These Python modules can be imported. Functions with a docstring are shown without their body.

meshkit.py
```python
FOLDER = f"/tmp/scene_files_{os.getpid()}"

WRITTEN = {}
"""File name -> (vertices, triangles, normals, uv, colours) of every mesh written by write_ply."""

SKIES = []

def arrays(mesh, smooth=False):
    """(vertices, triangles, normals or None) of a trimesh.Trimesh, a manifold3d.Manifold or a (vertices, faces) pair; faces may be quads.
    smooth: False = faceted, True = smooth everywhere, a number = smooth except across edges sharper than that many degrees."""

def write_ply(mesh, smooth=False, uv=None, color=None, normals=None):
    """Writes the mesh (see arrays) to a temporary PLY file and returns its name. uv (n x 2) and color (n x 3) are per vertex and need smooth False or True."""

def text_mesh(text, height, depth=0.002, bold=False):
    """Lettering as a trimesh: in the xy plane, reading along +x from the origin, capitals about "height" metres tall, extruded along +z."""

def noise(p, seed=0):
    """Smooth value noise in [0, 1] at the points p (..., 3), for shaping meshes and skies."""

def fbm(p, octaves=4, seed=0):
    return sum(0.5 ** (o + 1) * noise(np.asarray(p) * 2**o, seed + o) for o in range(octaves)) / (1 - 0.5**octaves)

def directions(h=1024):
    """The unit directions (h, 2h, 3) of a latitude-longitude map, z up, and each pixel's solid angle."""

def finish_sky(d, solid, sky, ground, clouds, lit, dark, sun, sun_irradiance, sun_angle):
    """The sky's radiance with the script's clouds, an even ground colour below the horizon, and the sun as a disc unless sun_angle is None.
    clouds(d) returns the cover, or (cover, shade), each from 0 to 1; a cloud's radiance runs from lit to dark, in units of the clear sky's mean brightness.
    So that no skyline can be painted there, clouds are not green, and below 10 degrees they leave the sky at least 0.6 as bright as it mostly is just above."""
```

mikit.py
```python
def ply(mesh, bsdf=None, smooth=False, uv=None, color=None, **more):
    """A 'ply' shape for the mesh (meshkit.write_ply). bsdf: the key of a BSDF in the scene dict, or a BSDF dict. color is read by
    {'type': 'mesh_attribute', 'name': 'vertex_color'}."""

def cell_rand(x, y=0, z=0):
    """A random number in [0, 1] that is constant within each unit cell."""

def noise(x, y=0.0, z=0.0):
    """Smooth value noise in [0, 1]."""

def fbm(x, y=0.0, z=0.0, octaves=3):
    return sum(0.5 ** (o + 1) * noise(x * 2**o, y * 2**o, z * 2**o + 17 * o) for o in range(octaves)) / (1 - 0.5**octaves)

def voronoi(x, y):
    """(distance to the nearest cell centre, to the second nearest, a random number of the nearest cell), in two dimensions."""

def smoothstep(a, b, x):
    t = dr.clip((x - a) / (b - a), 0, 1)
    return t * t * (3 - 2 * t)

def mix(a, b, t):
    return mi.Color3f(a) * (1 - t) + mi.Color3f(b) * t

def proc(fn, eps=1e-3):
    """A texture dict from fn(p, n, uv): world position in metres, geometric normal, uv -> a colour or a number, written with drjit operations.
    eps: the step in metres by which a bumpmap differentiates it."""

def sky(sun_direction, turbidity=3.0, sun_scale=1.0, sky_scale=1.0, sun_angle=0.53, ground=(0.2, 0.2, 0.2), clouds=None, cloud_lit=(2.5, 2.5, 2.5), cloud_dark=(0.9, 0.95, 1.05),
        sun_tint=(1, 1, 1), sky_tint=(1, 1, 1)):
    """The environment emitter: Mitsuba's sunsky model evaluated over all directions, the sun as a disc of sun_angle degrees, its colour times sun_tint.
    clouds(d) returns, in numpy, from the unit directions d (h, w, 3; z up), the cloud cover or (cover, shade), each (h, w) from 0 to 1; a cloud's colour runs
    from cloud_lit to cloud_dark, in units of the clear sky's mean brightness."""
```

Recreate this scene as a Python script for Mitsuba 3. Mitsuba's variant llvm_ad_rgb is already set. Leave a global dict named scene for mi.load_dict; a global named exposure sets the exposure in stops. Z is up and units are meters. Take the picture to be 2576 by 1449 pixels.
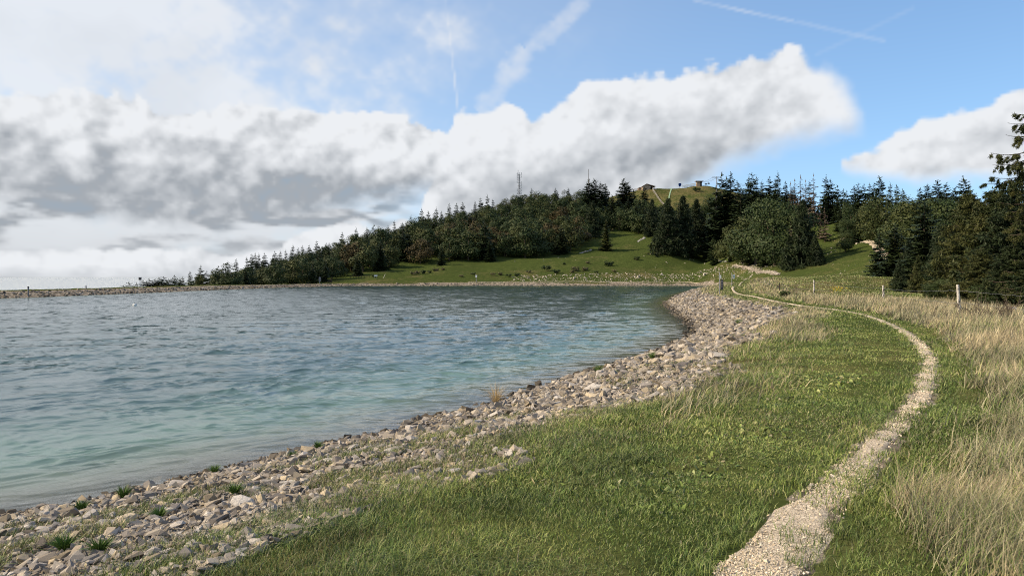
import math
import numpy as np, trimesh, drjit as dr, mitsuba as mi
import mikit, meshkit
from scipy.interpolate import RBFInterpolator
from scipy.spatial import ConvexHull, cKDTree

# ------------------------------------------------------------------ camera, sky, exposure
T = mi.ScalarTransform4f
scene, labels = {}, {}
F, CX, HZ, EYE = 1839.0, 1288.0, 700.0, 1.6          # focal length and horizon row of the photograph seen 2576 wide, eye height in metres
scene['camera'] = {'type': 'perspective', 'fov': math.degrees(2 * math.atan(CX / F)), 'fov_axis': 'x', 'near_clip': 0.05, 'far_clip': 60000.0,
                   'to_world': T().look_at(origin=[0, 0, EYE], target=[0, 10, EYE], up=[0, 0, 1]), 'principal_point_offset_y': (724.5 - HZ) / 1449.0}
exposure = 2.2
SUN = np.array([-0.79, -0.06, 0.57])
smooth01 = lambda a, b, x: (lambda t: t * t * (3 - 2 * t))(np.clip((x - a) / (b - a), 0, 1))


def azel(px, py):
    a = np.arctan((np.asarray(px, float) - CX) / F)
    return np.degrees(a), np.degrees(np.arctan((HZ - np.asarray(py, float)) / F * np.cos(a)))


def curve(points):
    p = np.array(points, float)
    return azel(p[:, 0], p[:, 1])


A_TOP = curve([(-250, 200), (0, 238), (120, 250), (250, 235), (340, 250), (400, 285), (480, 272), (560, 275), (680, 290), (800, 285), (880, 300), (960, 300), (1050, 325), (1110, 342), (1180, 372), (1230, 420), (1260, 480), (1330, 640)])
A_BOT = curve([(-250, 540), (0, 500), (200, 520), (340, 548), (430, 575), (560, 572), (640, 548), (760, 545), (860, 535), (950, 508), (1050, 480), (1150, 470), (1300, 640)])
B_TOP = curve([(1000, 640), (1060, 540), (1100, 440), (1128, 350), (1146, 302), (1160, 288), (1230, 300), (1280, 275), (1340, 300), (1400, 258), (1480, 215), (1560, 195), (1620, 183), (1690, 205), (1780, 172), (1860, 168), (1920, 155), (1985, 120), (2030, 165), (2090, 205), (2130, 250), (2152, 285), (2168, 318), (2182, 370), (2210, 640)])
B_BOT = curve([(1090, 640), (1130, 600), (1700, 520), (1760, 460), (1830, 420), (1920, 378), (2010, 345), (2100, 325), (2160, 305), (2200, 300)])
C_TOP = curve([(2090, 640), (2118, 398), (2170, 385), (2220, 368), (2290, 325), (2350, 300), (2420, 298), (2470, 285), (2530, 245), (2600, 205), (2700, 170), (2900, 190), (3100, 260)])
C_BOT = curve([(2090, 400), (2130, 425), (2250, 442), (2500, 450), (3100, 470)])


def clouds(d):
    shape = d.shape[:2]
    d = d.reshape(-1, 3)
    az, el = np.degrees(np.arctan2(d[:, 0], d[:, 1])), np.degrees(np.arcsin(np.clip(d[:, 2], -1, 1)))
    cover, shade = np.zeros_like(az), np.zeros_like(az)
    N = lambda p, k, o, s: meshkit.fbm(p * k, o, s)
    big, mid, fine = N(d, 9.0, 5, 1), N(d, 28.0, 5, 2), N(d, 75.0, 4, 3)

    def lay(c, s):
        nonlocal cover, shade
        shade = shade * (1 - c) + np.clip(s, 0, 1) * c
        cover = cover + (1 - cover) * c

    # milky air, whiter towards the sun, and a thin high veil at the upper left that thins out to the right and upwards
    lay(np.clip(0.06 + 0.34 * smooth01(34, -32, az) * (0.75 + 0.5 * (big - 0.2)), 0, 0.7), 0.10)
    veil = N(d, 6.5, 6, 7) + 0.20 * smooth01(0, -28, az) + 0.30 * (mid - 0.5) + 0.14 * (fine - 0.5) - 0.10 * smooth01(-14, 2, az)
    veil = (0.22 * smooth01(0.40, 0.60, veil) + 0.62 * smooth01(0.54, 0.74, veil)) * smooth01(10, -8, az) * smooth01(36, 26, el)
    lay(veil, 0.02 + 0.10 * (1 - veil) + 0.6 * (big - 0.5))
    # broken low sheets under the heaps, down to the horizon
    low = meshkit.fbm(np.stack([az / 4.6, el / 1.15, 0 * az], -1), 5, 9)
    low2 = meshkit.fbm(np.stack([az / 2.4, el / 0.6, 0 * az + 5], -1), 5, 12)
    lowm = smooth01(12.0, 7, el) * smooth01(-2, -13, az)
    lay(lowm * (0.50 + 0.50 * smooth01(0.33, 0.55, low + 0.2 * (low2 - 0.5))), 0.14 + 0.85 * smooth01(0.40, 0.64, 0.55 * low2 + 0.45 * low) * (0.5 + 0.5 * smooth01(0.3, 4, el)))
    lay(0.6 * smooth01(6, 0, el), 0.32)
    # contrails
    for p0, p1, w, k in [((1500, -30), (1330, 130), 0.75, 0.44), ((1330, 130), (1205, 285), 0.95, 0.44), ((1128, 60), (1155, 300), 0.075, 0.40), ((1118, -20), (1128, 60), 0.06, 0.15), ((1740, 0), (2000, 55), 0.10, 0.26), ((2000, 55), (2230, 105), 0.12, 0.14), ((2300, 20), (2050, 140), 0.12, 0.07)]:
        (a0, e0), (a1, e1) = azel(*p0), azel(*p1)
        u = np.stack([(az - a0) * np.cos(np.radians(el)), el - e0], -1)
        v = np.array([(a1 - a0) * math.cos(math.radians((e0 + e1) / 2)), e1 - e0])
        L = np.linalg.norm(v)
        q = (u @ v) / L ** 2
        off = np.abs(u[:, 0] * v[1] - u[:, 1] * v[0]) / L
        wob = w * (0.8 + 1.3 * (fine - 0.5) + 0.8 * (mid - 0.5)) if w > 0.2 else w
        c = k * smooth01(1.6, 0.3, off / wob) * ((q > 0) & (q < 1)) * (np.abs(az) < 60) * np.clip(0.55 + 1.5 * (mid - 0.3) + 0.9 * (fine - 0.5), 0, 1.3)
        lay(np.clip(c, 0, 1), 0.06)

    # heaps: their density is looked up again a little way towards the sun, so that they shade themselves
    i = np.nonzero((np.abs(az) < 62) & (el < 38))[0]
    e, sun = d[i], SUN / np.linalg.norm(SUN)
    tang = sun - (e @ sun)[:, None] * e
    tang /= np.linalg.norm(tang, axis=1, keepdims=True)

    def sample(shift):
        p = e + tang * math.radians(shift) if shift else e
        p = p / np.linalg.norm(p, axis=1, keepdims=True)
        bl = 0
        for o in range(5):
            bl = bl + 0.5 ** o * np.abs(2 * meshkit.noise(p * 19.0 * 2 ** o + 3.1 * o, 40 + o) - 1)
        return np.degrees(np.arctan2(p[:, 0], p[:, 1])), np.degrees(np.arcsin(np.clip(p[:, 2], -1, 1))), bl / 1.94, N(p, 9.0, 4, 1), N(p, 28.0, 5, 2), N(p, 75.0, 3, 3)

    looks = [(sample(q), q, w) for q, w in ((0, 0), (0.55, 0.20), (1.3, 0.25), (2.7, 0.30), (5.0, 0.25))]

    def bank(top, bot, soft_top, soft_bot, amp, base, depth_, deep, where, rel=0.44, wisp=None):
        nonlocal cover, shade
        opt, relief = 0, 0
        for (a, q, bl, bg, md, fn), sh, w in looks:
            t = np.interp(a, *top) + amp * (0.40 - bl) + 1.3 * (md - 0.5) + 0.8 * (fn - 0.5) - q
            b = q - np.interp(a, *bot) - 1.4 * (md - 0.5) - 2.2 * (bg - 0.5) - 0.6 * (fn - 0.5)
            body = 1.1 * md + 0.3 * fn - 0.6 * bl + 1.2 * bg
            if sh == 0:
                st = soft_top + (wisp(a) if wisp else 0)
                c = smooth01(-st, st, t) * smooth01(-soft_bot, soft_bot, b) * where(a)
                b0, t0, body0, a0, bg0, md0 = b, t, body, a, bg, md
            else:
                opt = opt + w * smooth01(-0.2, 5.0, np.minimum(t, b * 0.8 + 0.6) + 3.0 * (md - 0.5) + 2.4 * (bg - 0.5))
                relief = relief + {0.55: 1.0, 1.3: 0.8, 2.7: 0.45, 5.0: 0.2}[sh] * (body - body0)
        dp = deep(a0)
        s = base + dp * (0.60 * smooth01(0.2, depth_, t0) + 0.40 * opt) + 0.14 * smooth01(2.6, 0.1, b0) * dp + rel * relief + (0.5 * (md0 - 0.5) + 1.0 * (bg0 - 0.5)) * dp
        shade[i] = shade[i] * (1 - c) + np.clip(s, 0, 1) * c
        cover[i] = cover[i] + (1 - cover[i]) * c

    one = lambda a: 1.0
    bank(curve([(700, 640), (740, 590), (800, 570), (850, 560), (900, 556), (925, 575), (945, 640)]), curve([(600, 700), (1200, 700)]), 0.2, 0.6, 0.8, 0.02, 5.0, lambda a: 0.35, lambda a: a < 0)
    bank(curve([(950, 640), (975, 575), (1010, 545), (1050, 560), (1080, 640)]), curve([(600, 700), (1200, 700)]), 0.2, 0.6, 0.5, 0.02, 6.0, lambda a: 0.3, lambda a: a < 0)
    bank(C_TOP, C_BOT, 0.22, 1.0, 1.2, 0.02, 5.0, lambda a: 0.40, lambda a: (a > 18) * (a < 55))
    bank(B_TOP, B_BOT, 0.22, 1.4, 1.7, 0.02, 7.5, lambda a: 0.50, lambda a: a > -20, 0.40, lambda a: 1.5 * smooth01(20.5, 26, a))
    bank(A_TOP, A_BOT, 0.14, 1.1, 1.7, 0.02, 7.5, lambda a: 0.48 + 0.22 * smooth01(1, -14, a), lambda a: smooth01(-0.6, -5.5, a), 0.60)
    rest = smooth01(0.50, 0.60, big + 0.35 * (mid - 0.5)) * smooth01(2, 8, el) * smooth01(42, 56, np.abs(az))
    lay(rest, 0.3 + 1.2 * (mid - 0.5))
    return np.clip(cover, 0, 1).reshape(shape), np.clip(shade, 0, 1).reshape(shape)


scene['sky'] = mikit.sky(SUN, turbidity=2.4, sky_scale=1.2, sky_tint=(0.86, 0.96, 1.06), clouds=clouds, cloud_lit=(2.04, 2.09, 2.16), cloud_dark=(0.43, 0.515, 0.615), ground=(0.12, 0.14, 0.10))
labels['sky'] = {'kind': 'structure'}

# ------------------------------------------------------------------ helpers
R = np.random.default_rng(7)
nz = meshkit.noise


def at(px, py, d):
    return np.array([(px - CX) / F * d, d, EYE - (py - HZ) / F * d])


def level(px, py, z):
    return at(px, py, (EYE - z) * F / (py - HZ))


def name_of(key, taken={}):
    n = taken.get(key, -1) + 1
    taken[key] = n
    return key if n == 0 else f'{key}_{n:03d}'


def thing(kind, label, category, group=None):
    key = name_of(kind)
    labels[key] = {'label': label, 'category': category}
    if group:
        labels[key]['group'] = group
    return key


def part(parent, kind, mesh, bsdf, **k):
    key = name_of(f'{parent}__{kind}')
    scene[key] = mikit.ply(mesh, bsdf, **k)
    return key


def structure(key, mesh, bsdf, kind='structure', label=None, **k):
    scene[key] = mikit.ply(mesh, bsdf, **k)
    labels[key] = {'kind': kind, **({'label': label} if label else {})}


def join(meshes):
    v, f, n = [], [], 0
    for m in meshes:
        a, b = (np.asarray(m[0]), np.asarray(m[1])) if isinstance(m, tuple) else (np.asarray(m.vertices), np.asarray(m.faces))
        v.append(a)
        f.append(b + n)
        n += len(a)
    return np.vstack(v), np.vstack(f)


def box(c, s, rz=0.0, bevel=0.0):
    m = trimesh.creation.box(extents=s)
    if bevel:
        p = np.array(m.vertices)
        q = [p - np.sign(p) * np.eye(3)[k] * bevel for k in range(3)]
        m = trimesh.convex.convex_hull(np.vstack(q))
    m.apply_transform(trimesh.transformations.rotation_matrix(rz, [0, 0, 1]))
    m.apply_translation(c)
    return m


def tube(points, radii, sides=6):
    p = np.asarray(points, float)
    r = np.broadcast_to(np.asarray(radii, float), (len(p),))
    t = np.gradient(p, axis=0)
    t /= np.linalg.norm(t, axis=1, keepdims=True) + 1e-12
    a = np.cross(t, np.where(np.abs(t[:, 2:]) < 0.9, [0, 0, 1.0], [1.0, 0, 0]))
    a /= np.linalg.norm(a, axis=1, keepdims=True) + 1e-12
    b = np.cross(t, a)
    g = np.arange(sides) * 2 * np.pi / sides
    v = p[:, None] + r[:, None, None] * (np.cos(g)[None, :, None] * a[:, None] + np.sin(g)[None, :, None] * b[:, None])
    n = len(p)
    i, j = np.meshgrid(np.arange(n - 1), np.arange(sides), indexing='ij')
    q = np.stack([i * sides + j, i * sides + (j + 1) % sides, (i + 1) * sides + (j + 1) % sides, (i + 1) * sides + j], -1).reshape(-1, 4)
    f = [q[:, [0, 1, 2]], q[:, [0, 2, 3]]]
    k = np.arange(1, sides - 1)
    f += [np.stack([0 * k, k + 1, k], 1), np.stack([0 * k, k, k + 1], 1) + (n - 1) * sides]
    return v.reshape(-1, 3), np.vstack(f)


# ------------------------------------------------------------------ materials
def rgb(*c):
    return {'type': 'rgb', 'value': list(c)}


def matte(color):
    return {'type': 'twosided', 'bsdf': {'type': 'diffuse', 'reflectance': color}}


VC = {'type': 'mesh_attribute', 'name': 'vertex_color'}
scene['m_grass'] = {'type': 'twosided', 'bsdf': {'type': 'principled', 'base_color': VC, 'roughness': 0.55, 'specular': 0.25}}
scene['m_rubble'] = matte(VC)


def stone_color(base, tint):
    def fn(p, n, uv):
        a = mikit.fbm(p.x * 9, p.y * 9, p.z * 9, 3)
        b = mikit.noise(p.x * 60, p.y * 60, p.z * 60)
        return mikit.mix(base, tint, mikit.smoothstep(0.35, 0.7, a)) * (0.78 + 0.44 * b)
    return mikit.proc(fn)


def stone_bump(p, n, uv):
    return 0.012 * mikit.fbm(p.x * 22, p.y * 22, p.z * 22, 3)


STONES = [((0.31, 0.285, 0.26), (0.22, 0.21, 0.20)), ((0.37, 0.34, 0.30), (0.27, 0.25, 0.23)), ((0.25, 0.24, 0.23), (0.16, 0.155, 0.15)), ((0.41, 0.36, 0.28), (0.31, 0.28, 0.24)), ((0.41, 0.395, 0.375), (0.29, 0.28, 0.27))]
for i, (a, b) in enumerate(STONES):
    scene[f'm_stone_{i}'] = {'type': 'bumpmap', 'arbitrary': mikit.proc(stone_bump, 4e-3), 'scale': 1.0, 'bsdf': {'type': 'diffuse', 'reflectance': stone_color(a, b)}}


def ground_color(p, n, uv):
    # uv.x: how dry the turf is, uv.y: 0 turf .. 1 bare stony soil
    a = mikit.fbm(p.x * 0.11, p.y * 0.11, p.z * 0.05, 4)
    b = mikit.fbm(p.x * 0.9, p.y * 0.9, 3.0, 4)
    c = mikit.noise(p.x * 9, p.y * 9, 5.0)
    dry = mikit.smoothstep(0.25, 0.85, uv.x * 1.1 + 1.0 * (a - 0.5) + 0.55 * (b - 0.5))
    turf = mikit.mix((0.046, 0.064, 0.019), (0.105, 0.094, 0.044), dry) * (0.65 + 0.45 * b + 0.35 * c)
    f1, f2, w = mikit.voronoi(p.x * 1.6, p.y * 1.6)
    stone = mikit.mix((0.15, 0.13, 0.10), (0.38, 0.34, 0.29), w) * (0.45 + 0.55 * mikit.smoothstep(0.02, 0.25, f2 - f1))
    rock = mikit.smoothstep(0.42, 0.58, uv.y + 0.55 * (b - 0.5) + 0.3 * (c - 0.5))
    return mikit.mix(turf, stone, rock)


def ground_bump(p, n, uv):
    return 0.05 * mikit.fbm(p.x * 3, p.y * 3, p.z * 3, 3)


scene['m_ground'] = {'type': 'bumpmap', 'arbitrary': mikit.proc(ground_bump, 0.02), 'scale': 1.0, 'bsdf': {'type': 'diffuse', 'reflectance': mikit.proc(ground_color)}}


def path_color(p, n, uv):
    f1, f2, w = mikit.voronoi(p.x * 42, p.y * 42)
    a = mikit.fbm(p.x * 1.5, p.y * 1.5, 1.0, 3)
    return mikit.mix((0.42, 0.36, 0.28), (0.63, 0.56, 0.455), w) * (0.45 + 0.55 * mikit.smoothstep(0.0, 0.30, f2 - f1)) * (0.75 + 0.5 * a)


scene['m_path'] = {'type': 'diffuse', 'reflectance': mikit.proc(path_color)}


def foliage(c0, c1, k=0.35, spec=0.2):
    def fn(p, n, uv):
        return mikit.mix(c0, c1, mikit.smoothstep(0.3, 0.7, mikit.fbm(p.x * k, p.y * k, p.z * k, 3)))
    return {'type': 'twosided', 'bsdf': {'type': 'principled', 'base_color': mikit.proc(fn), 'roughness': 0.6, 'specular': spec}}


scene['m_spruce'] = foliage((0.013, 0.024, 0.011), (0.026, 0.041, 0.015))
scene['m_spruce_pale'] = foliage((0.032, 0.045, 0.014), (0.065, 0.072, 0.022), 0.9)
scene['m_beech'] = foliage((0.019, 0.037, 0.011), (0.037, 0.054, 0.015))
scene['m_beech_olive'] = foliage((0.031, 0.047, 0.013), (0.054, 0.064, 0.017))
scene['m_beech_rust'] = foliage((0.040, 0.035, 0.013), (0.062, 0.048, 0.018))
scene['m_dead'] = foliage((0.11, 0.085, 0.065), (0.15, 0.12, 0.095))
scene['m_weed'] = foliage((0.06, 0.12, 0.025), (0.10, 0.17, 0.04), 8.0)
scene['m_shrub'] = foliage((0.075, 0.078, 0.036), (0.115, 0.105, 0.055), 0.8)
scene['m_straw'] = foliage((0.34, 0.26, 0.13), (0.46, 0.36, 0.20), 6.0)
scene['m_yellow'] = matte(rgb(0.65, 0.48, 0.03))


def bark(p, n, uv):
    return mikit.mix((0.06, 0.048, 0.038), (0.15, 0.125, 0.10), mikit.fbm(p.x * 9, p.y * 9, p.z * 2, 3))


scene['m_bark'] = {'type': 'diffuse', 'reflectance': mikit.proc(bark)}


def old_wood(p, n, uv):
    g = mikit.fbm(p.x * 40, p.y * 40, p.z * 4, 3)
    k = mikit.smoothstep(0.52, 0.66, mikit.fbm(p.x * 14, p.y * 14, p.z * 7, 3))
    return mikit.mix(mikit.mix((0.34, 0.32, 0.29), (0.62, 0.60, 0.56), g), (0.07, 0.065, 0.06), k)


def hut_wood(p, n, uv):
    return mikit.mix((0.26, 0.20, 0.15), (0.40, 0.32, 0.25), mikit.fbm(p.x * 0.6, p.y * 0.6, p.z * 5, 3))


scene['m_post'] = {'type': 'diffuse', 'reflectance': mikit.proc(old_wood)}
scene['m_dark_post'] = matte(rgb(0.06, 0.05, 0.04))
scene['m_hut'] = {'type': 'twosided', 'bsdf': {'type': 'diffuse', 'reflectance': mikit.proc(hut_wood)}}
scene['m_roof'] = matte(rgb(0.22, 0.17, 0.14))
scene['m_dark'] = matte(rgb(0.035, 0.035, 0.04))
scene['m_steel'] = {'type': 'twosided', 'bsdf': {'type': 'principled', 'base_color': rgb(0.30, 0.31, 0.33), 'metallic': 0.6, 'roughness': 0.5}}
scene['m_lattice'] = {'type': 'twosided', 'bsdf': {'type': 'principled', 'base_color': rgb(0.16, 0.16, 0.17), 'metallic': 0.3, 'roughness': 0.6}}
scene['m_white'] = matte(rgb(0.72, 0.73, 0.72))
scene['m_board'] = matte(rgb(0.075, 0.075, 0.085))
scene['m_blue'] = matte(rgb(0.02, 0.045, 0.16))
scene['m_teal'] = matte(rgb(0.03, 0.16, 0.17))
scene['m_mint'] = matte(rgb(0.26, 0.38, 0.25))
scene['m_paper'] = matte(rgb(0.20, 0.20, 0.21))

# ------------------------------------------------------------------ plan of the place
WZ = -1.7                                              # the water's level
near_shore = [level(*p, WZ)[:2] for p in [(34, 1297), (241, 1260), (413, 1218), (603, 1173), (826, 1122), (959, 1097), (1039, 1065), (1161, 1041), (1241, 1017), (1302, 993), (1383, 969), (1484, 940), (1585, 907), (1638, 892),
                                              (1700, 868), (1745, 832), (1733, 812), (1700, 785), (1677, 765), (1690, 750), (1722, 738), (1768, 728), (1803, 721.4)]]
far_shore = [level(*p, WZ)[:2] for p in [(1790, 719.2), (1700, 718.6), (1500, 718.6), (1300, 718.6), (1100, 718.8), (950, 719.2), (850, 720), (720, 723), (600, 727), (400, 735), (200, 743), (0, 750)]]
rest_shore = [(-100, 95), (-112, 50), (-105, 5), (-75, -28), (-45, -32), (-24, -12), (-13, 2.5)]
SHORE = np.array([*near_shore, *far_shore, *rest_shore])
WIDTH = np.array([9.6] * 2 + [9.2] * 6 + [8.2] * 4 + [7.4, 7.2, 7.4, 7.5, 7.0, 6.5, 6.0, 6.5, 7.5, 8, 9] + [6.0] * 12 + [9.0] * 7)
assert len(SHORE) == len(WIDTH)
PATH = np.array([(-2.2, -9), (-0.8, -4), (0.1, 0), (0.55, 2.2)] + [tuple(level(px, py, 0.0)[:2]) for px, py in [(1890, 1440), (1955, 1390), (2015, 1300), (2060, 1250), (2128, 1200), (2170, 1150), (2215, 1100), (2262, 1055), (2303, 1015), (2330, 955), (2338, 900), (2312, 860), (2265, 826), (2200, 800), (2125, 781),
                                                             (2040, 768), (1960, 756), (1890, 744), (1850, 735), (1843, 729.5), (1856, 723), (1874, 717.8), (1890, 714.6)]] + [(79, 255), (87, 290), (86, 318), (76, 331), (50, 333), (0, 333), (-20, 332)])


def densify(p, step, closed=False):
    p = np.vstack([p, p[:1]]) if closed else np.asarray(p, float)
    from scipy.interpolate import PchipInterpolator
    s = np.r_[0, np.cumsum(np.linalg.norm(np.diff(p[:, :2], axis=0), axis=1))]
    q = np.linspace(0, s[-1], max(3, int(s[-1] / step)))
    return np.stack([PchipInterpolator(s, p[:, k])(q) for k in range(p.shape[1])], 1)


SW = densify(np.c_[SHORE, WIDTH], 0.6, True)
PD = densify(PATH, 0.25)
T_SHORE, T_PATH = cKDTree(SW[:, :2]), cKDTree(PD)
import shapely
LAKE = shapely.Polygon(SW[:, :2])
shapely.prepare(LAKE)


def shore(x, y):
    """(signed distance outside the water's edge, width of the bank there)"""
    d, i = T_SHORE.query(np.stack([x, y], -1))
    inside = shapely.contains_xy(LAKE, x, y)
    return np.where(inside, -d, d), SW[i, 2]


def path_side(x, y):
    """signed distance from the path's middle, positive on the side away from the water"""
    d, i = T_PATH.query(np.stack([x, y], -1))
    i = np.clip(i, 1, len(PD) - 2)
    t = PD[i + 1] - PD[i - 1]
    c = t[..., 0] * (y - PD[i, 1]) - t[..., 1] * (x - PD[i, 0])
    return np.where(c < 0, d, -d)


ctrl = []
for q in PATH[::2]:
    ctrl.append((*q, 0.0))
ctrl += [(18.5, 30.3, -0.05), (24.9, 49, -0.05), (27, 65, -0.05), (29, 80, 0), (8, 5, -0.05), (12, 12, -0.05), (10, -10, -0.3), (30, 20, -0.7), (-10, -20, -0.5)]
ridge = [(330, 718, 300, 9), (450, 697, 330, 11), (600, 665, 400, 12), (750, 637, 450, 12), (900, 590, 490, 13), (1000, 562, 510, 13), (1100, 550, 530, 13), (1200, 520, 560, 13), (1300, 487, 580, 13), (1400, 477, 600, 13), (1500, 477, 600, 13), (1580, 500, 600, 13)]
for px, py, d, h in ridge:
    ctrl.append(at(px, py + h * F / d, d))
    k = 1.16
    ctrl.append(at(px, py + h * F / d, d) * [k, k, 1] - [0, 0, 6])
ground_pts = [(0, 731, 128), (200, 728, 150), (430, 721, 183), (600, 716.5, 236), (830, 713, 315), (1100, 711.5, 328), (1400, 711.5, 330), (1700, 712, 328), (1810, 712, 300),
              (-200, 740, 150), (0, 760, 220), (200, 755, 260), (900, 693, 350), (940, 683, 366), (1100, 672, 385), (1250, 656, 403), (1400, 641, 424), (1500, 629, 440), (1560, 600, 480), (1450, 611, 470), (1650, 636, 415), (1750, 637, 408), (1835, 655, 345), (1400, 688, 352), (1600, 686, 352), (1750, 682, 352), (1700, 638, 397), (1792, 652, 400), (1790, 672, 368), (1900, 505, 640), (2000, 530, 640), (2200, 560, 640), (2500, 600, 640), (2900, 640, 500), (1100, 696, 345), (900, 703, 335),
              (1200, 600, 470), (1400, 565, 520), (1600, 560, 545), (1750, 545, 560), (1900, 575, 420), (1620, 477, 625), (1680, 476, 630), (1760, 468, 635), (1830, 480, 640), (1700, 515, 590), (1560, 490, 640), (1720, 500, 720), (1650, 500, 720),
              (1957, 699, 150), (2052, 698, 125), (2100, 700, 118), (2147, 714, 100), (2226, 733, 82), (2100, 745, 74), (2150, 703, 150), (1958, 692.5, 255), (1930, 685, 275), (1900, 679, 295), (1870, 673, 315), (1848, 669, 332), (1985, 694, 245), (2085, 695, 225), (2150, 650, 250), (2170, 612, 310), (2090, 572, 370), (2300, 737, 96), (2250, 645, 215), (2450, 764, 60), (2576, 792, 38), (2560, 740, 70),
              (1850, 545, 400), (2000, 542, 385), (2150, 555, 355), (2300, 560, 300), (2450, 580, 255), (2560, 600, 215), (2750, 660, 150), (2000, 565, 470), (2300, 590, 400), (2560, 615, 320)]
ctrl += [at(*g) for g in ground_pts]
ctrl = np.array(ctrl)
_rbf = RBFInterpolator(ctrl[:, :2], ctrl[:, 2], kernel='thin_plate_spline', smoothing=0.5)


def height(x, y, detail=True):
    x, y = np.asarray(x, float), np.asarray(y, float)
    shp, x, y = x.shape, x.ravel(), y.ravel()
    r = np.hypot(x, y)
    k = np.minimum(1.0, 820.0 / np.maximum(r, 1e-6))
    zo = np.concatenate([_rbf(np.stack([a, b], -1)) for a, b in zip(np.array_split(x * k, 1 + len(x) // 60000), np.array_split(y * k, 1 + len(x) // 60000))])
    zo = np.clip(zo, -60, 95)
    zo -= smooth01(760, 1500, r) * 40 + smooth01(900, 7000, r) * 260
    ds, w = shore(x, y)
    t = ds / w
    zo = np.where(ds < 40, zo * smooth01(0.7, 2.2, t) + np.where(t < 2.2, np.clip(zo, -0.5, 0.12), 0) * (1 - smooth01(0.7, 2.2, t)), zo)
    f = np.interp(t, [0, 0.62, 0.78, 1.0], [0, 0.74, 0.90, 1.0])
    z = np.where(t < 1, WZ + (zo - WZ) * f, zo)
    z = np.where(ds < 0, WZ + np.maximum(ds * 0.24, -5.0), z)
    if detail:
        p3 = np.stack([x, y, 0 * x], -1)
        lump = (nz(p3 * 1.7, 3) - 0.5) * 0.05 + (nz(p3 * 0.45, 4) - 0.5) * 0.10
        hill = ((nz(p3 * 0.06, 5) - 0.5) * 1.6 + (nz(p3 * 0.22, 6) - 0.5) * 0.7) * smooth01(12, 50, ds)
        rough = (nz(p3 * 2.6, 8) - 0.5) * 0.09 * smooth01(0.75, 0.5, t) * smooth01(-1, 0.5, ds)
        pd = np.abs(path_side(x, y))
        z = z + (lump * smooth01(0.5, 1.0, t) + rough + hill) * smooth01(0.2, 1.2, pd) - 0.035 * smooth01(0.6, 0.3, pd)
    return z.reshape(shp)


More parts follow.
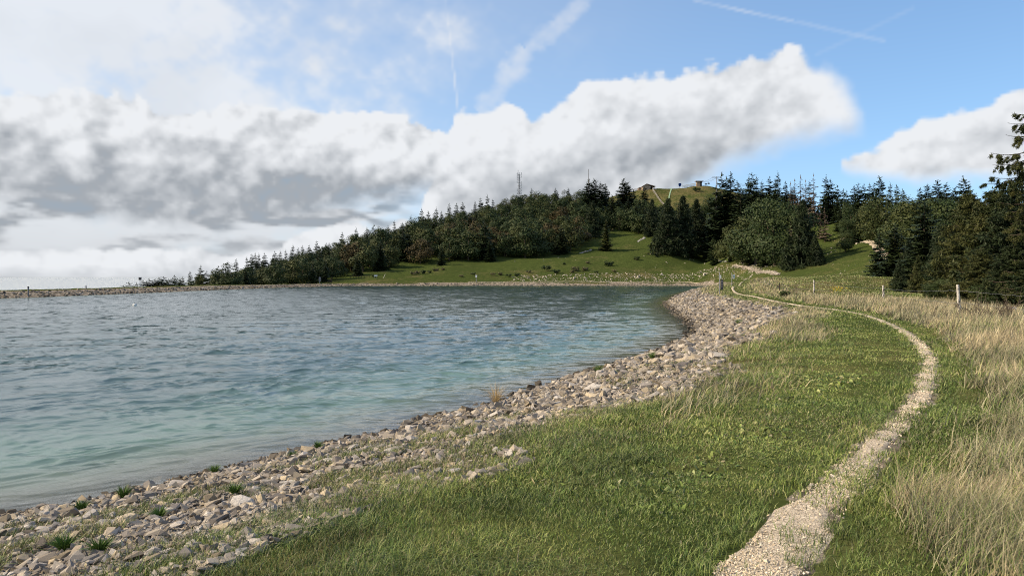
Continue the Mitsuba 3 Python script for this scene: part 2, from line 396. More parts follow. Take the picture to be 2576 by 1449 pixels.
def hz(x, y):
    return float(height(np.array([x]), np.array([y]))[0])


# ------------------------------------------------------------------ ground (one sheet to the horizon)
def polar_grid(angles, radii):
    a, r = np.meshgrid(angles, radii, indexing='ij')
    x, y = r * np.sin(a), r * np.cos(a)
    n, m = a.shape
    i, j = np.meshgrid(np.arange(n - 1), np.arange(m - 1), indexing='ij')
    q = np.stack([i * m + j, (i + 1) * m + j, (i + 1) * m + j + 1, i * m + j + 1], -1).reshape(-1, 4)
    return x.ravel(), y.ravel(), np.vstack([q[:, [0, 2, 3]], q[:, [0, 1, 2]]])


ang = np.r_[np.linspace(-np.pi, -0.86, 40)[:-1], np.linspace(-0.86, 0.86, 460), np.linspace(0.86, np.pi, 40)[1:]]
rad = np.r_[0.05, 0.4, np.geomspace(0.8, 900, 440), np.geomspace(900, 9000, 22)[1:]]
gx, gy, gf = polar_grid(ang, rad)
gzv = height(gx, gy)
ds, w = shore(gx, gy)
tt = ds / w
pside = path_side(gx, gy)
rr = np.hypot(gx, gy)
gn = nz(np.stack([gx, gy, 0 * gx], -1) * 0.35, 11)
dry = 0.30 + 0.35 * smooth01(0.9, 0.6, tt) * (ds < 15) + 0.35 * smooth01(1.2, 3.0, pside) * (ds < 22) * (rr < 150) - 0.12 * smooth01(25, 60, ds) * smooth01(120, 300, rr)
dry += 0.35 * smooth01(560, 620, rr) * (gx > 60)
rock = np.interp(tt, [-0.1, 0.66, 0.76, 0.84], [1, 1, 0.4, 0.0])
bankz = smooth01(0.9, 1.3, tt) * smooth01(3.8, 2.6, tt) * smooth01(240, 290, gy) * smooth01(-30, 20, gx) * 0.18
rock = np.maximum(rock, bankz)
rock = np.maximum(rock, 0.60 * smooth01(0.30, 0.18, np.abs(pside)) * (rr < 60))
structure('ground', (np.stack([gx, gy, gzv], -1), gf), 'm_ground', smooth=True, uv=np.stack([dry, rock], -1))

# added sheet far beyond and below the mountain, sky haze painted as its colour
ca, cr = np.linspace(-np.pi, np.pi, 361), np.geomspace(9000, 42000, 40)
cx_, cy_, cf = polar_grid(ca, cr)
cz = -230 + 250 * smooth01(9000, 30000, np.hypot(cx_, cy_)) + 22 * (meshkit.fbm(np.stack([cx_, cy_, 0 * cx_], -1) / 2600, 3, 21) - 0.35) * smooth01(9000, 14000, np.hypot(cx_, cy_))
scene['m_haze_sheet'] = {'type': 'diffuse', 'reflectance': rgb(0.40, 0.46, 0.52)}
structure('haze_sheet', (np.stack([cx_, cy_, cz], -1), cf), 'm_haze_sheet', smooth=True)

# ------------------------------------------------------------------ water
wa = np.linspace(-0.80, 0.72, 410)
step = lambda r: min(max(r * r / 9500.0, 0.035), 0.75)
wr = [4.5]
while wr[-1] < 335:
    wr.append(wr[-1] + step(wr[-1]))
wx, wy, wf = polar_grid(wa, np.array(wr))
keep = shapely.contains_xy(LAKE.buffer(2.5), wx, wy)
wf = wf[keep[wf].all(1)]
used, inv = np.unique(wf, return_inverse=True)
wx, wy, wf = wx[used], wy[used], inv.reshape(-1, 3)
RW = np.random.default_rng(5)
wz = np.zeros_like(wx)
warp = np.stack([wx, wy, 0 * wx], -1)
w1, w2 = (meshkit.fbm(warp * 0.35, 3, 31) - 0.5) * 2.2, (meshkit.fbm(warp * 0.35, 3, 32) - 0.5) * 2.2
gust = 0.35 + 0.5 * meshkit.fbm(warp * [0.06, 0.10, 1], 3, 33) + 1.25 * meshkit.fbm(warp * [0.55, 0.30, 1], 3, 34) ** 1.5
ox, oy = np.zeros_like(wx), np.zeros_like(wx)
for lam, slope in [(l, 0.034) for l in np.geomspace(0.14, 0.34, 22)] + [(l, 0.034) for l in np.geomspace(0.36, 1.25, 26)] + [(l, 0.017) for l in np.geomspace(1.5, 4.5, 10)]:
    th, k = math.radians(-72) + RW.normal() * 0.50, 2 * np.pi / lam
    ph = k * ((wx + w1) * math.cos(th) + (wy + w2) * math.sin(th)) + RW.uniform(0, 6.28)
    amp = slope / k * gust
    wz += amp * np.sin(ph)
    ox += 1.1 * amp * np.cos(ph) * math.cos(th)
    oy += 1.1 * amp * np.cos(ph) * math.sin(th)
ws, _ = shore(wx, wy)
calm = 0.35 + 0.65 * smooth01(0.0, 4.0, -ws)
wz *= calm
depth = np.clip(-ws * 0.24, 0, 5)


def water_body(p, n, uv):
    s = mikit.smoothstep(0.2, 2.6, uv.x + 0.5 * (mikit.fbm(p.x * 0.12, p.y * 0.12, 0.0, 3) - 0.5))
    c = mikit.mix((0.190, 0.220, 0.185), (0.115, 0.205, 0.185), mikit.smoothstep(0.05, 0.9, uv.x))
    return mikit.mix(c, (0.056, 0.106, 0.124), s)


def water_cover(p, n, uv):
    return 1 - dr.exp(-uv.x / 0.38)


scene['m_water'] = {'type': 'blendbsdf', 'weight': mikit.proc(water_cover), 'a': {'type': 'thindielectric', 'int_ior': 1.33},
                    'b': {'type': 'roughplastic', 'int_ior': 1.33, 'alpha': 0.035, 'diffuse_reflectance': mikit.proc(water_body), 'nonlinear': False}}
structure('water', (np.stack([wx + ox * calm, wy + oy * calm, WZ + wz], -1), wf), 'm_water', smooth=True, uv=np.stack([depth, 0 * depth], -1))


# ------------------------------------------------------------------ stones of the embankment
def hull(n, flat, seed):
    g = np.random.default_rng(seed)
    p = g.normal(size=(n, 3))
    p = p / np.linalg.norm(p, axis=1, keepdims=True) * g.uniform(0.8, 1.0, (n, 1))
    p = np.sign(p) * np.abs(p) ** g.uniform(0.6, 0.9) * [1.0, g.uniform(0.6, 0.85), flat * g.uniform(0.8, 1.15)]
    h = ConvexHull(p)
    idx, inv = np.unique(h.simplices, return_inverse=True)
    f = inv.reshape(-1, 3)
    v = p[idx]
    c = v[f].mean(1)
    nn = np.cross(v[f[:, 1]] - v[f[:, 0]], v[f[:, 2]] - v[f[:, 0]])
    bad = (nn * c).sum(1) < 0
    f[bad] = f[bad][:, ::-1]
    return v, f


def rot(rz, ax, ay):
    c, s = np.cos, np.sin
    Z = np.stack([np.stack([c(rz), -s(rz), 0 * rz], -1), np.stack([s(rz), c(rz), 0 * rz], -1), np.stack([0 * rz, 0 * rz, 1 + 0 * rz], -1)], -2)
    X = np.stack([np.stack([1 + 0 * ax, 0 * ax, 0 * ax], -1), np.stack([0 * ax, c(ax), -s(ax)], -1), np.stack([0 * ax, s(ax), c(ax)], -1)], -2)
    Y = np.stack([np.stack([c(ay), 0 * ay, s(ay)], -1), np.stack([0 * ay, 1 + 0 * ay, 0 * ay], -1), np.stack([-s(ay), 0 * ay, c(ay)], -1)], -2)
    return Z @ X @ Y


def scatter(variants, pos, size, tilt, colors, g):
    """one mesh of many copies: position, size (n or n x 3), tilt in radians, colour per copy"""
    n = len(pos)
    size = np.broadcast_to(np.asarray(size).reshape(n, -1), (n, 3))
    M = rot(g.uniform(0, 2 * np.pi, n), g.normal(0, tilt, n), g.normal(0, tilt, n)) * size[:, None, :]
    which = g.integers(0, len(variants), n)
    V, Fc, C, at_ = [], [], [], 0
    for k, (v, f) in enumerate(variants):
        i = np.nonzero(which == k)[0]
        if not len(i):
            continue
        vv = np.einsum('kij,nj->kni', M[i], v) + pos[i][:, None]
        V.append(vv.reshape(-1, 3))
        Fc.append((f[None] + (np.arange(len(i)) * len(v))[:, None, None]).reshape(-1, 3) + at_)
        C.append(np.repeat(colors[i], len(v), 0))
        at_ += len(i) * len(v)
    return (np.vstack(V), np.vstack(Fc)), np.vstack(C)


def wedge(n, d0, d1, power, a0=-0.80, a1=0.80, g=R):
    """n points round the camera's station, thinning out with distance as d**-power per area"""
    e = 2 - power
    u = g.uniform(size=n)
    d = (d0 ** e + u * (d1 ** e - d0 ** e)) ** (1 / e) if abs(e) > 1e-6 else d0 * (d1 / d0) ** u
    a = g.uniform(a0, a1, n)
    return d * np.sin(a), d * np.cos(a), d


pebble_v = [hull(9, 0.55, 100 + i) for i in range(7)]
rock_v = [hull(34, 0.5, 200 + i) for i in range(9)]
x, y, d = wedge(250000, 3.0, 110, 1.75, -0.80, 0.55)
ds, w = shore(x, y)
t = ds / w
edge_n = nz(np.stack([x, y, 0 * x], -1) * 0.7, 51)
ok = (t > -0.16) & (t < 0.62 + 0.17 * edge_n + 0.10 * smooth01(-0.8, -2.6, x) * smooth01(12, 8, d)) & (ds < 12)
x, y, d, t, ds = x[ok], y[ok], d[ok], t[ok], ds[ok]
patch = nz(np.stack([x, y, 0 * x], -1) * 0.8, 52)
sz = np.exp(R.normal(math.log(0.0225), 0.55, len(x))) * np.maximum(1, (d / 7) ** 0.72)
sz = np.minimum(sz * np.where(patch > 0.62, 1.5, 1.0), np.minimum(0.26, 0.035 + 0.0085 * d))
hole = nz(np.stack([x, y, 0 * x], -1) * 0.9, 53)
ok = (hole < 0.70) | (R.uniform(size=len(x)) < 0.5)
x, y, d, t, ds, sz = (q[ok] for q in (x, y, d, t, ds, sz))
z = height(x, y) + sz * 0.18


def stone_tones(n, ds, g):
    base = np.array([(0.34, 0.315, 0.285), (0.44, 0.405, 0.355), (0.27, 0.255, 0.245), (0.48, 0.42, 0.32), (0.47, 0.45, 0.425), (0.37, 0.33, 0.275)])[g.integers(0, 6, n)]
    c = base * [0.76, 0.75, 0.74] * g.uniform(0.50, 1.25, (n, 1))
    wet = smooth01(0.50, 0.12, ds)[:, None]
    return c * (1 - 0.65 * wet)


mesh, col = scatter(pebble_v, np.stack([x, y, z], -1), sz, 0.35, stone_tones(len(x), ds, R), R)
print('rubble', len(x), len(mesh[1]))
labels['embankment'] = {'kind': 'structure'}
scene['embankment__rubble'] = mikit.ply(mesh, 'm_rubble', color=col)
labels['embankment__rubble'] = {'kind': 'stuff'}
# the larger stones, one by one
x, y, d = wedge(5200, 5.0, 70, 1.45, -0.78, 0.45)
ds, w = shore(x, y)
t = ds / w
ok = (t > -0.03) & (t < 0.50 + 0.12 * nz(np.stack([x, y, 0 * x], -1) * 0.7, 51)) & (ds < 10)
x, y, d, t, ds = (q[ok] for q in (x, y, d, t, ds))
sz = np.exp(R.normal(math.log(0.042), 0.40, len(x))) * np.maximum(1, (d / 12) ** 0.75) * np.where((x < -1.2) & (t > 0.30), 1.5, 1.0)
sz = np.minimum(sz, 0.07 + 0.008 * d)
order = np.argsort(-sz / d)[:300]
rock_ply = [mikit.ply(v) for v in rock_v]
stone_spots = []
for i in order:
    stone_spots.append((x[i], y[i], sz[i]))
    M = rot(*(np.array([q]) for q in (R.uniform(0, 6.28), R.normal(0, 0.28), R.normal(0, 0.28))))[0] * (sz[i] * np.array([1.15, 1, 0.9]))[None]
    m4 = np.eye(4)
    m4[:3, :3] = M
    m4[:3, 3] = (x[i], y[i], hz(x[i], y[i]) + 0.16 * sz[i])
    scene[name_of('embankment__stone')] = {**rock_ply[R.integers(len(rock_ply))], 'to_world': T(m4), 'bsdf': {'type': 'ref', 'id': f'm_stone_{R.integers(5)}'}}

# ------------------------------------------------------------------ path
s_ = np.r_[0, np.cumsum(np.linalg.norm(np.diff(PD, axis=0), axis=1))]
tan = np.gradient(PD, axis=0)
tan /= np.linalg.norm(tan, axis=1, keepdims=True)
nor = np.stack([tan[:, 1], -tan[:, 0]], 1)
dd = np.hypot(*PD.T)
p3 = np.stack([s_ * 1.3, 0 * s_, 0 * s_], -1)
halfL = 0.165 + 0.20 * (meshkit.fbm(p3, 3, 61) - 0.5) + 0.20 * (meshkit.fbm(p3 * 3.5, 2, 65) - 0.5) + 0.13 * smooth01(9, 4, dd)
halfR = 0.165 + 0.20 * (meshkit.fbm(p3, 3, 62) - 0.5) + 0.20 * (meshkit.fbm(p3 * 3.5, 2, 66) - 0.5) + 0.09 * smooth01(10, 4, dd)
cols = np.linspace(-1, 1, 7)
pv = PD[:, None] + nor[:, None] * np.where(cols < 0, cols[None] * halfL[:, None], cols[None] * halfR[:, None])[..., None]
pz = height(pv[..., 0], pv[..., 1]) + 0.006 + 0.0004 * dd[:, None] - (0.055 + 0.0006 * dd[:, None]) * np.abs(cols) ** 5
n_, m_ = pz.shape
i, j = np.meshgrid(np.arange(n_ - 1), np.arange(m_ - 1), indexing='ij')
q = np.stack([i * m_ + j, i * m_ + j + 1, (i + 1) * m_ + j + 1, (i + 1) * m_ + j], -1).reshape(-1, 4)
structure('path', (np.concatenate([pv, pz[..., None]], -1).reshape(-1, 3), q), 'm_path', smooth=True)
x, y, d = wedge(420000, 2.6, 26, 1.6, 0.0, 0.75)
pd_ = path_side(x, y)
hole = meshkit.fbm(np.stack([x, y, 0 * x], -1) * 2.2, 3, 63)
ok = (np.abs(pd_) < 0.135 + 0.16 * (hole - 0.5) + 0.11 * smooth01(9, 4, d)) & (R.uniform(size=len(x)) < 0.15 + smooth01(0.40, 0.52, meshkit.fbm(np.stack([x, y, 0 * x], -1) * 1.1, 3, 64)))
x, y, d = x[ok], y[ok], d[ok]
sz = np.exp(R.normal(math.log(0.0062), 0.4, len(x))) * np.maximum(1, (d / 6) ** 0.6)
tone = np.array([(0.60, 0.54, 0.43), (0.68, 0.62, 0.52), (0.50, 0.44, 0.36), (0.58, 0.49, 0.37)])[R.integers(0, 4, len(x))] * R.uniform(0.7, 1.15, (len(x), 1))
mesh, col = scatter([hull(7, 0.7, 300 + i) for i in range(5)], np.stack([x, y, height(x, y) + 0.008 + 0.0004 * d], -1), sz, 0.5, tone, R)
print('gravel', len(x), len(mesh[1]))
scene['path__gravel'] = mikit.ply(mesh, 'm_rubble', color=col)
labels['path__gravel'] = {'kind': 'stuff'}


# ------------------------------------------------------------------ grass
def blades(pos, length, width, lean_az, lean, color_root, color_tip, segs):
    n = len(pos)
    ca, sa = np.cos(lean_az), np.sin(lean_az)
    dirh = np.stack([ca, sa, 0 * ca], -1)
    face = R.uniform(0, 2 * np.pi, n)
    side = np.stack([np.cos(face), np.sin(face), 0 * face], -1) * (width / 2)[:, None]
    ss = np.linspace(0, 1, segs + 1)
    rows, cs = [], []
    for s in ss:
        bend = lean * (0.35 * s + 0.65 * s * s)
        c = pos + dirh * (length * bend)[:, None] + np.array([0, 0, 1.0]) * (length * s * np.sqrt(np.maximum(0.08, 1 - 0.75 * np.minimum(lean, 1.1) ** 2 * s)))[:, None]
        col = color_root * (1 - s) + color_tip * s
        if s < 1:
            wv = side * (1 - 0.55 * s)
            rows += [c - wv, c + wv]
            cs += [col, col]
        else:
            rows.append(c)
            cs.append(col)
    m = len(rows)
    V = np.stack(rows, 1).reshape(-1, 3)
    C = np.stack(cs, 1).reshape(-1, 3)
    f = []
    for k in range(segs - 1):
        f += [(2 * k, 2 * k + 1, 2 * k + 3), (2 * k, 2 * k + 3, 2 * k + 2)]
    f.append((2 * segs - 2, 2 * segs - 1, 2 * segs))
    f = np.array(f)
    return V, (f[None] + (np.arange(n) * m)[:, None, None]).reshape(-1, 3), C


GREEN = np.array([(0.116, 0.170, 0.037), (0.184, 0.234, 0.060), (0.082, 0.132, 0.035), (0.275, 0.295, 0.118)])
STRAW = np.array([(0.30, 0.255, 0.165), (0.24, 0.205, 0.130), (0.37, 0.325, 0.225), (0.20, 0.165, 0.105)])


def grow(name, count, d0, d1, power, a0, a1, rule, segs, label, broad=1.0):
    x, y, d = wedge(count, d0, d1, power, a0, a1)
    ds, w = shore(x, y)
    t = ds / w
    ps = path_side(x, y)
    keep, L, dryness, lean = rule(x, y, d, ds, t, ps)
    k = R.uniform(size=len(x)) < keep
    x, y, d, L, dryness, lean = (np.broadcast_to(q, k.shape)[k] for q in (x, y, d, L, dryness, lean))
    n = len(x)
    L = L * R.uniform(0.55, 1.25, n)
    wid = broad * 0.0042 * np.maximum(1, d / 4.5) * R.uniform(0.7, 1.3, n)
    dry = R.uniform(size=n) < dryness
    stalk = dry & (L > 0.15) & (R.uniform(size=n) < 0.16)      # seed-bearing stalks, taller and broader
    L, wid = np.where(stalk, 1.25 * L, L), np.where(stalk, 1.4 * wid, wid)
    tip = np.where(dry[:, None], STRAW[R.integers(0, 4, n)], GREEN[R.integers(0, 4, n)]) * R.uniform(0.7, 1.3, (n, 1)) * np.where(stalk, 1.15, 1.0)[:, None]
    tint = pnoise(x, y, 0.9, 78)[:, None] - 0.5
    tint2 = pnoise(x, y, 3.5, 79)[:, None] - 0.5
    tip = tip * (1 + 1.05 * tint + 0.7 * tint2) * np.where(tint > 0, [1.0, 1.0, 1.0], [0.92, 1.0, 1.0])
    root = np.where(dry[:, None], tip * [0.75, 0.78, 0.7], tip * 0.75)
    az = R.normal(0.15, 1.0 if L.mean() > 0.11 else 2.0, n)
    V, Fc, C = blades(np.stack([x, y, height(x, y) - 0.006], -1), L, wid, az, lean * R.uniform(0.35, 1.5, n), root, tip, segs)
    print(name, n, len(Fc))
    return V, Fc, C


def pnoise(x, y, k, s):
    return meshkit.fbm(np.stack([x, y, 0 * x], -1) * k, 3, s)


def lawn_rule(x, y, d, ds, t, ps):
    e1, e2 = pnoise(x, y, 1.6, 71), pnoise(x, y, 0.5, 72)
    onpath = smooth01(0.10, 0.22, np.abs(ps) + 0.62 * (pnoise(x, y, 3.8, 73) - 0.5) - 0.09 * smooth01(9, 4, d) + 0.045 * smooth01(8, 14, d))
    gap = level(2272, 1048, 0.0)
    onpath = np.maximum(onpath, 0.7 * smooth01(0.50, 0.15, np.hypot(x - gap[0], (y - gap[1]) * 0.9)))
    inner = smooth01(0.62, 0.73, t - 0.10 * smooth01(-0.8, -2.6, x) * smooth01(12, 8, d) + 0.16 * (e1 - 0.5) + 0.10 * (e2 - 0.5))
    right = smooth01(1.9, 1.0, ps + 0.8 * (e1 - 0.5))
    inner = np.maximum(inner, 0.75 * smooth01(0.12, 0.4, t) * smooth01(0.53, 0.64, pnoise(x, y, 1.3, 80)))
    onpath = np.maximum(onpath, 0.35 * smooth01(0.62, 0.72, pnoise(x, y, 1.7, 83)))
    keep = np.maximum(onpath, 0.03) * inner * (0.75 + 0.25 * right)
    tuft = smooth01(0.5, 0.75, e1)
    under = smooth01(1.2, 2.2, ps)
    left = smooth01(-0.6, -2.2, ps)
    L = (0.034 + 0.026 * left + 0.035 * tuft * left + 0.04 * smooth01(0.85, 0.70, t)) * (0.55 + 0.9 * pnoise(x, y, 2.4, 74)) + 0.05 * smooth01(0.60, 0.25, np.abs(ps)) + 0.09 * under
    dryness = 0.04 + 0.34 * smooth01(0.79, 0.70, t + 0.15 * (e2 - 0.5)) + 0.16 * smooth01(0.55, 0.72, e2) + 0.14 * smooth01(20, 45, d)
    return keep, L, dryness, 0.65 + 0.4 * tuft


def tall_rule(x, y, d, ds, t, ps):
    e1, e2 = pnoise(x, y, 1.1, 75), pnoise(x, y, 0.35, 76)
    right = smooth01(0.6, 1.25, ps + 1.1 * (e1 - 0.5)) * smooth01(14, 9, ps) * (ps > 0)
    left = 0.9 * smooth01(0.64, 0.72, t) * smooth01(0.98, 0.86, t) * smooth01(15, 24, d) * smooth01(0.36, 0.60, e2) + 0.035 * smooth01(0.64, 0.72, t) * smooth01(0.92, 0.8, t)
    left = left * (ps < -0.5)
    keep = np.clip(right * (0.60 + 0.5 * e2) + left, 0, 1) * (ds > 0)
    L = np.where(ps > 0, 0.26 + 0.22 * smooth01(0.8, 2.2, ps), 0.22) * (0.7 + 0.6 * e1)
    dryness = np.where(ps > 0, 0.66 + 0.20 * smooth01(8, 22, d) + 0.6 * (e2 - 0.5), 0.78)
    return keep, L, dryness, 0.75 + 0 * d


def meadow_rule(x, y, d, ds, t, ps):
    e2 = pnoise(x, y, 0.12, 77)
    keep = smooth01(0.62, 0.72, t) * smooth01(0.3, 0.6, np.abs(ps)) * (ds > 0)
    strip = smooth01(0.9, 2.5, np.abs(ps)) * smooth01(9, 5, np.abs(ps))
    return keep, 0.12 + 0.22 * strip, 0.25 + 0.50 * strip + 0.3 * (e2 - 0.5), 0.75 + 0 * d


def leaf_rule(x, y, d, ds, t, ps):
    keep, L, dryness, lean = lawn_rule(x, y, d, ds, t, ps)
    return keep * smooth01(0.45, 0.65, pnoise(x, y, 0.8, 82)) * smooth01(-0.5, -1.0, ps), 0.05 + 0 * d, 0.06 + 0 * d, 1.0 + 0 * d


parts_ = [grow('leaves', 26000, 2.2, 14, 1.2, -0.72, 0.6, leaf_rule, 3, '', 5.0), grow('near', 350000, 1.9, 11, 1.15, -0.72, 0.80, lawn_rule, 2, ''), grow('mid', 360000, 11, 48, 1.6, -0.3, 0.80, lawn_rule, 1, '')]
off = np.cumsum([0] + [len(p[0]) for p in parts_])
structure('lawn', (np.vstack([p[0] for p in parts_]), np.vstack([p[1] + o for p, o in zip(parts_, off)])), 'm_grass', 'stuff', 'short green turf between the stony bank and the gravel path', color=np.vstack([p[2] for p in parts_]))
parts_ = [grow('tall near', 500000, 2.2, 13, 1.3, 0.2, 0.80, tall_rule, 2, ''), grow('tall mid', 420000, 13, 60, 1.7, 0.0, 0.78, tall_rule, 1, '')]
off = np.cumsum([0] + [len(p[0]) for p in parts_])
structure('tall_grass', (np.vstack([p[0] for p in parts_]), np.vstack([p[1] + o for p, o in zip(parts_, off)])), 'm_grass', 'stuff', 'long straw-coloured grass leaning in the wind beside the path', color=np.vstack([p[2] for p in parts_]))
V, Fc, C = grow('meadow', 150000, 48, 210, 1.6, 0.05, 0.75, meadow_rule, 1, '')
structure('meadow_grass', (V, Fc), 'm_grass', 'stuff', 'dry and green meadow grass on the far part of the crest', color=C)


# ------------------------------------------------------------------ trees
def spruce(H, rbase, levels, nbr, stations, seed, bare=0.06, droop=0.28, ragged=0.25, power=0.85, fat=1.0):
    g = np.random.default_rng(seed)
    z0, az, L = [], [], []
    for i in range(levels):
        s = (i + 0.5) / levels
        zc = H * (bare + (0.985 - bare) * s ** 0.92)
        r = rbase * max(0.03, 1 - (zc / H - bare) / (1 - bare)) ** power
        k = max(4, int(nbr * (0.45 + 0.55 * (1 - s))))
        a = g.uniform(0, 6.28) + np.arange(k) * 2 * np.pi / k + g.normal(0, 0.25, k)
        z0 += list(zc + g.normal(0, 0.6 * H / levels, k))
        az += list(a)
        L += list(r * g.uniform(1 - 1.6 * ragged, 1 + ragged, k))
    z0, az, L = map(np.array, (z0, az, L))
    dr_ = droop * g.uniform(0.6, 1.7, len(L))
    up = np.clip(0.55 * (z0 / H - 0.55) / 0.45, -0.1, 0.55)
    dirh = np.stack([np.cos(az), np.sin(az), 0 * az], -1)
    side = np.stack([-np.sin(az), np.cos(az), 0 * az], -1)
    S = np.linspace(0.12, 1.0, stations + 1)

    def axis(s):
        return dirh * (L * s)[:, None] + np.array([0, 0, 1.0]) * (z0 + L * (up * s - dr_ * s + 0.55 * dr_ * s * s * s))[:, None]

    tris = []
    for i in range(stations):
        p0, p1 = axis(S[i]), axis(S[i + 1])
        tw = fat * (0.42 * L * (1 - 0.62 * S[i]) + 0.10)
        for sd in (-1, 1):
            k = tw * g.uniform(0.6, 1.2, len(L))
            tip = (p0 + p1) / 2 + side * (sd * k)[:, None] + dirh * (0.35 * k)[:, None] - np.array([0, 0, 1.0]) * (k * g.uniform(0.15, 0.6, len(L)))[:, None]
            tris.append(np.stack([p0 - dirh * (0.04 * L)[:, None], p1 + dirh * (0.05 * L)[:, None], tip], 1))
        k = tw * g.uniform(0.5, 1.0, len(L))
        tip = (p0 + p1) / 2 - np.array([0, 0, 1.0]) * (0.75 * k)[:, None] + side * (g.normal(0, 0.25, len(L)) * k)[:, None]
        tris.append(np.stack([p0, p1, tip], 1))
    pT = axis(1.0)
    k = fat * (0.16 * L + 0.06)
    tris.append(np.stack([pT - side * (0.4 * k)[:, None], pT + side * (0.4 * k)[:, None], pT + dirh * k[:, None]], 1))
    t = np.concatenate(tris)
    # leading shoot
    a = np.linspace(0, 2 * np.pi, 5)[:-1]
    r = 0.012 * H
    lead = [np.array([[r * math.cos(q), r * math.sin(q), 0.93 * H], [r * math.cos(q + 1.57), r * math.sin(q + 1.57), 0.93 * H], [0, 0, 1.0 * H]]) for q in a]
    t = np.concatenate([t, np.array(lead)])
    v = t.reshape(-1, 3)
    rt = 0.010 * H + 0.05
    trunk = tube([[0, 0, -0.5], [0, 0, 0.4 * H], [0, 0, 0.96 * H]], [rt * 1.15, rt * 0.65, rt * 0.08], 6)
    return (v, np.arange(len(v)).reshape(-1, 3)), trunk


def tufts(c, size, n, g, down=0.5):
    """needle tufts: n small triangles in irregular bundles round every centre"""
    m = len(c)
    u = g.normal(size=(m, n, 3)) - [0, 0, down]
    u /= np.linalg.norm(u, axis=2, keepdims=True)
    k = (size * g.uniform(0.4, 1.1, (m, n)))[..., None] if np.isscalar(size) else (size[:, None] * g.uniform(0.4, 1.1, (m, n)))[..., None]
    p = c[:, None] + u * k * 0.25 + g.normal(0, 1, (m, n, 3)) * k * 0.22
    w = np.cross(u, g.normal(size=(m, n, 3)))
    w /= np.linalg.norm(w, axis=2, keepdims=True) + 1e-9
    return np.stack([p - w * k * 0.17, p + w * k * 0.17, p + u * k], 2).reshape(-1, 3, 3)


def bough_spruce(H, rbase, nb, per_m, ntri, size, seed, power=0.6):
    g = np.random.default_rng(seed)
    C, S_, wood = [], [], [tube([[0, 0, -0.5], [0, 0, 0.4 * H], [0, 0, 0.97 * H]], [0.017 * H, 0.010 * H, 0.001 * H], 7)]
    for i in range(nb):
        h = H * (0.03 + 0.95 * ((i + g.uniform(0, 1)) / nb) ** 0.85)
        L = rbase * (1 - h / H) ** power * g.uniform(0.55, 1.18) + 0.12
        a = g.uniform(0, 6.28)
        dv = np.array([math.cos(a), math.sin(a), 0])
        drop = g.uniform(0.12, 0.55) - 0.5 * max(0, h / H - 0.6)
        s = np.linspace(0, 1, 5)[:, None]
        ax = np.array([0, 0, h]) + dv * L * s - np.array([0, 0, 1.0]) * (L * (drop * s - 0.6 * drop * s ** 3))
        wood.append(tube(ax, np.linspace(0.012 * L + 0.008, 0.004, 5), 4))
        n = max(3, int(per_m * L))
        q = g.uniform(size=n) ** 0.65
        c = np.stack([np.interp(q, s[:, 0], ax[:, k]) for k in range(3)], -1)
        spread = 0.30 * L * (1.05 - q) + 0.05
        c += np.array([-dv[1], dv[0], 0]) * (g.normal(0, 0.6, n) * spread)[:, None] - np.array([0, 0, 1.0]) * (np.abs(g.normal(0, 0.45, n)) * spread)[:, None]
        C.append(c)
        S_.append(size * g.uniform(0.7, 1.25, n) * (0.65 + 0.35 * (1 - h / H)))
    t = tufts(np.vstack(C), np.concatenate(S_), ntri, g)
    t = np.concatenate([t, tufts(np.array([[0, 0, 0.96 * H], [0, 0, 0.99 * H]]), 0.3, ntri, g, -0.8)])
    v = t.reshape(-1, 3)
    return (v, np.arange(len(v)).reshape(-1, 3)), join(wood)


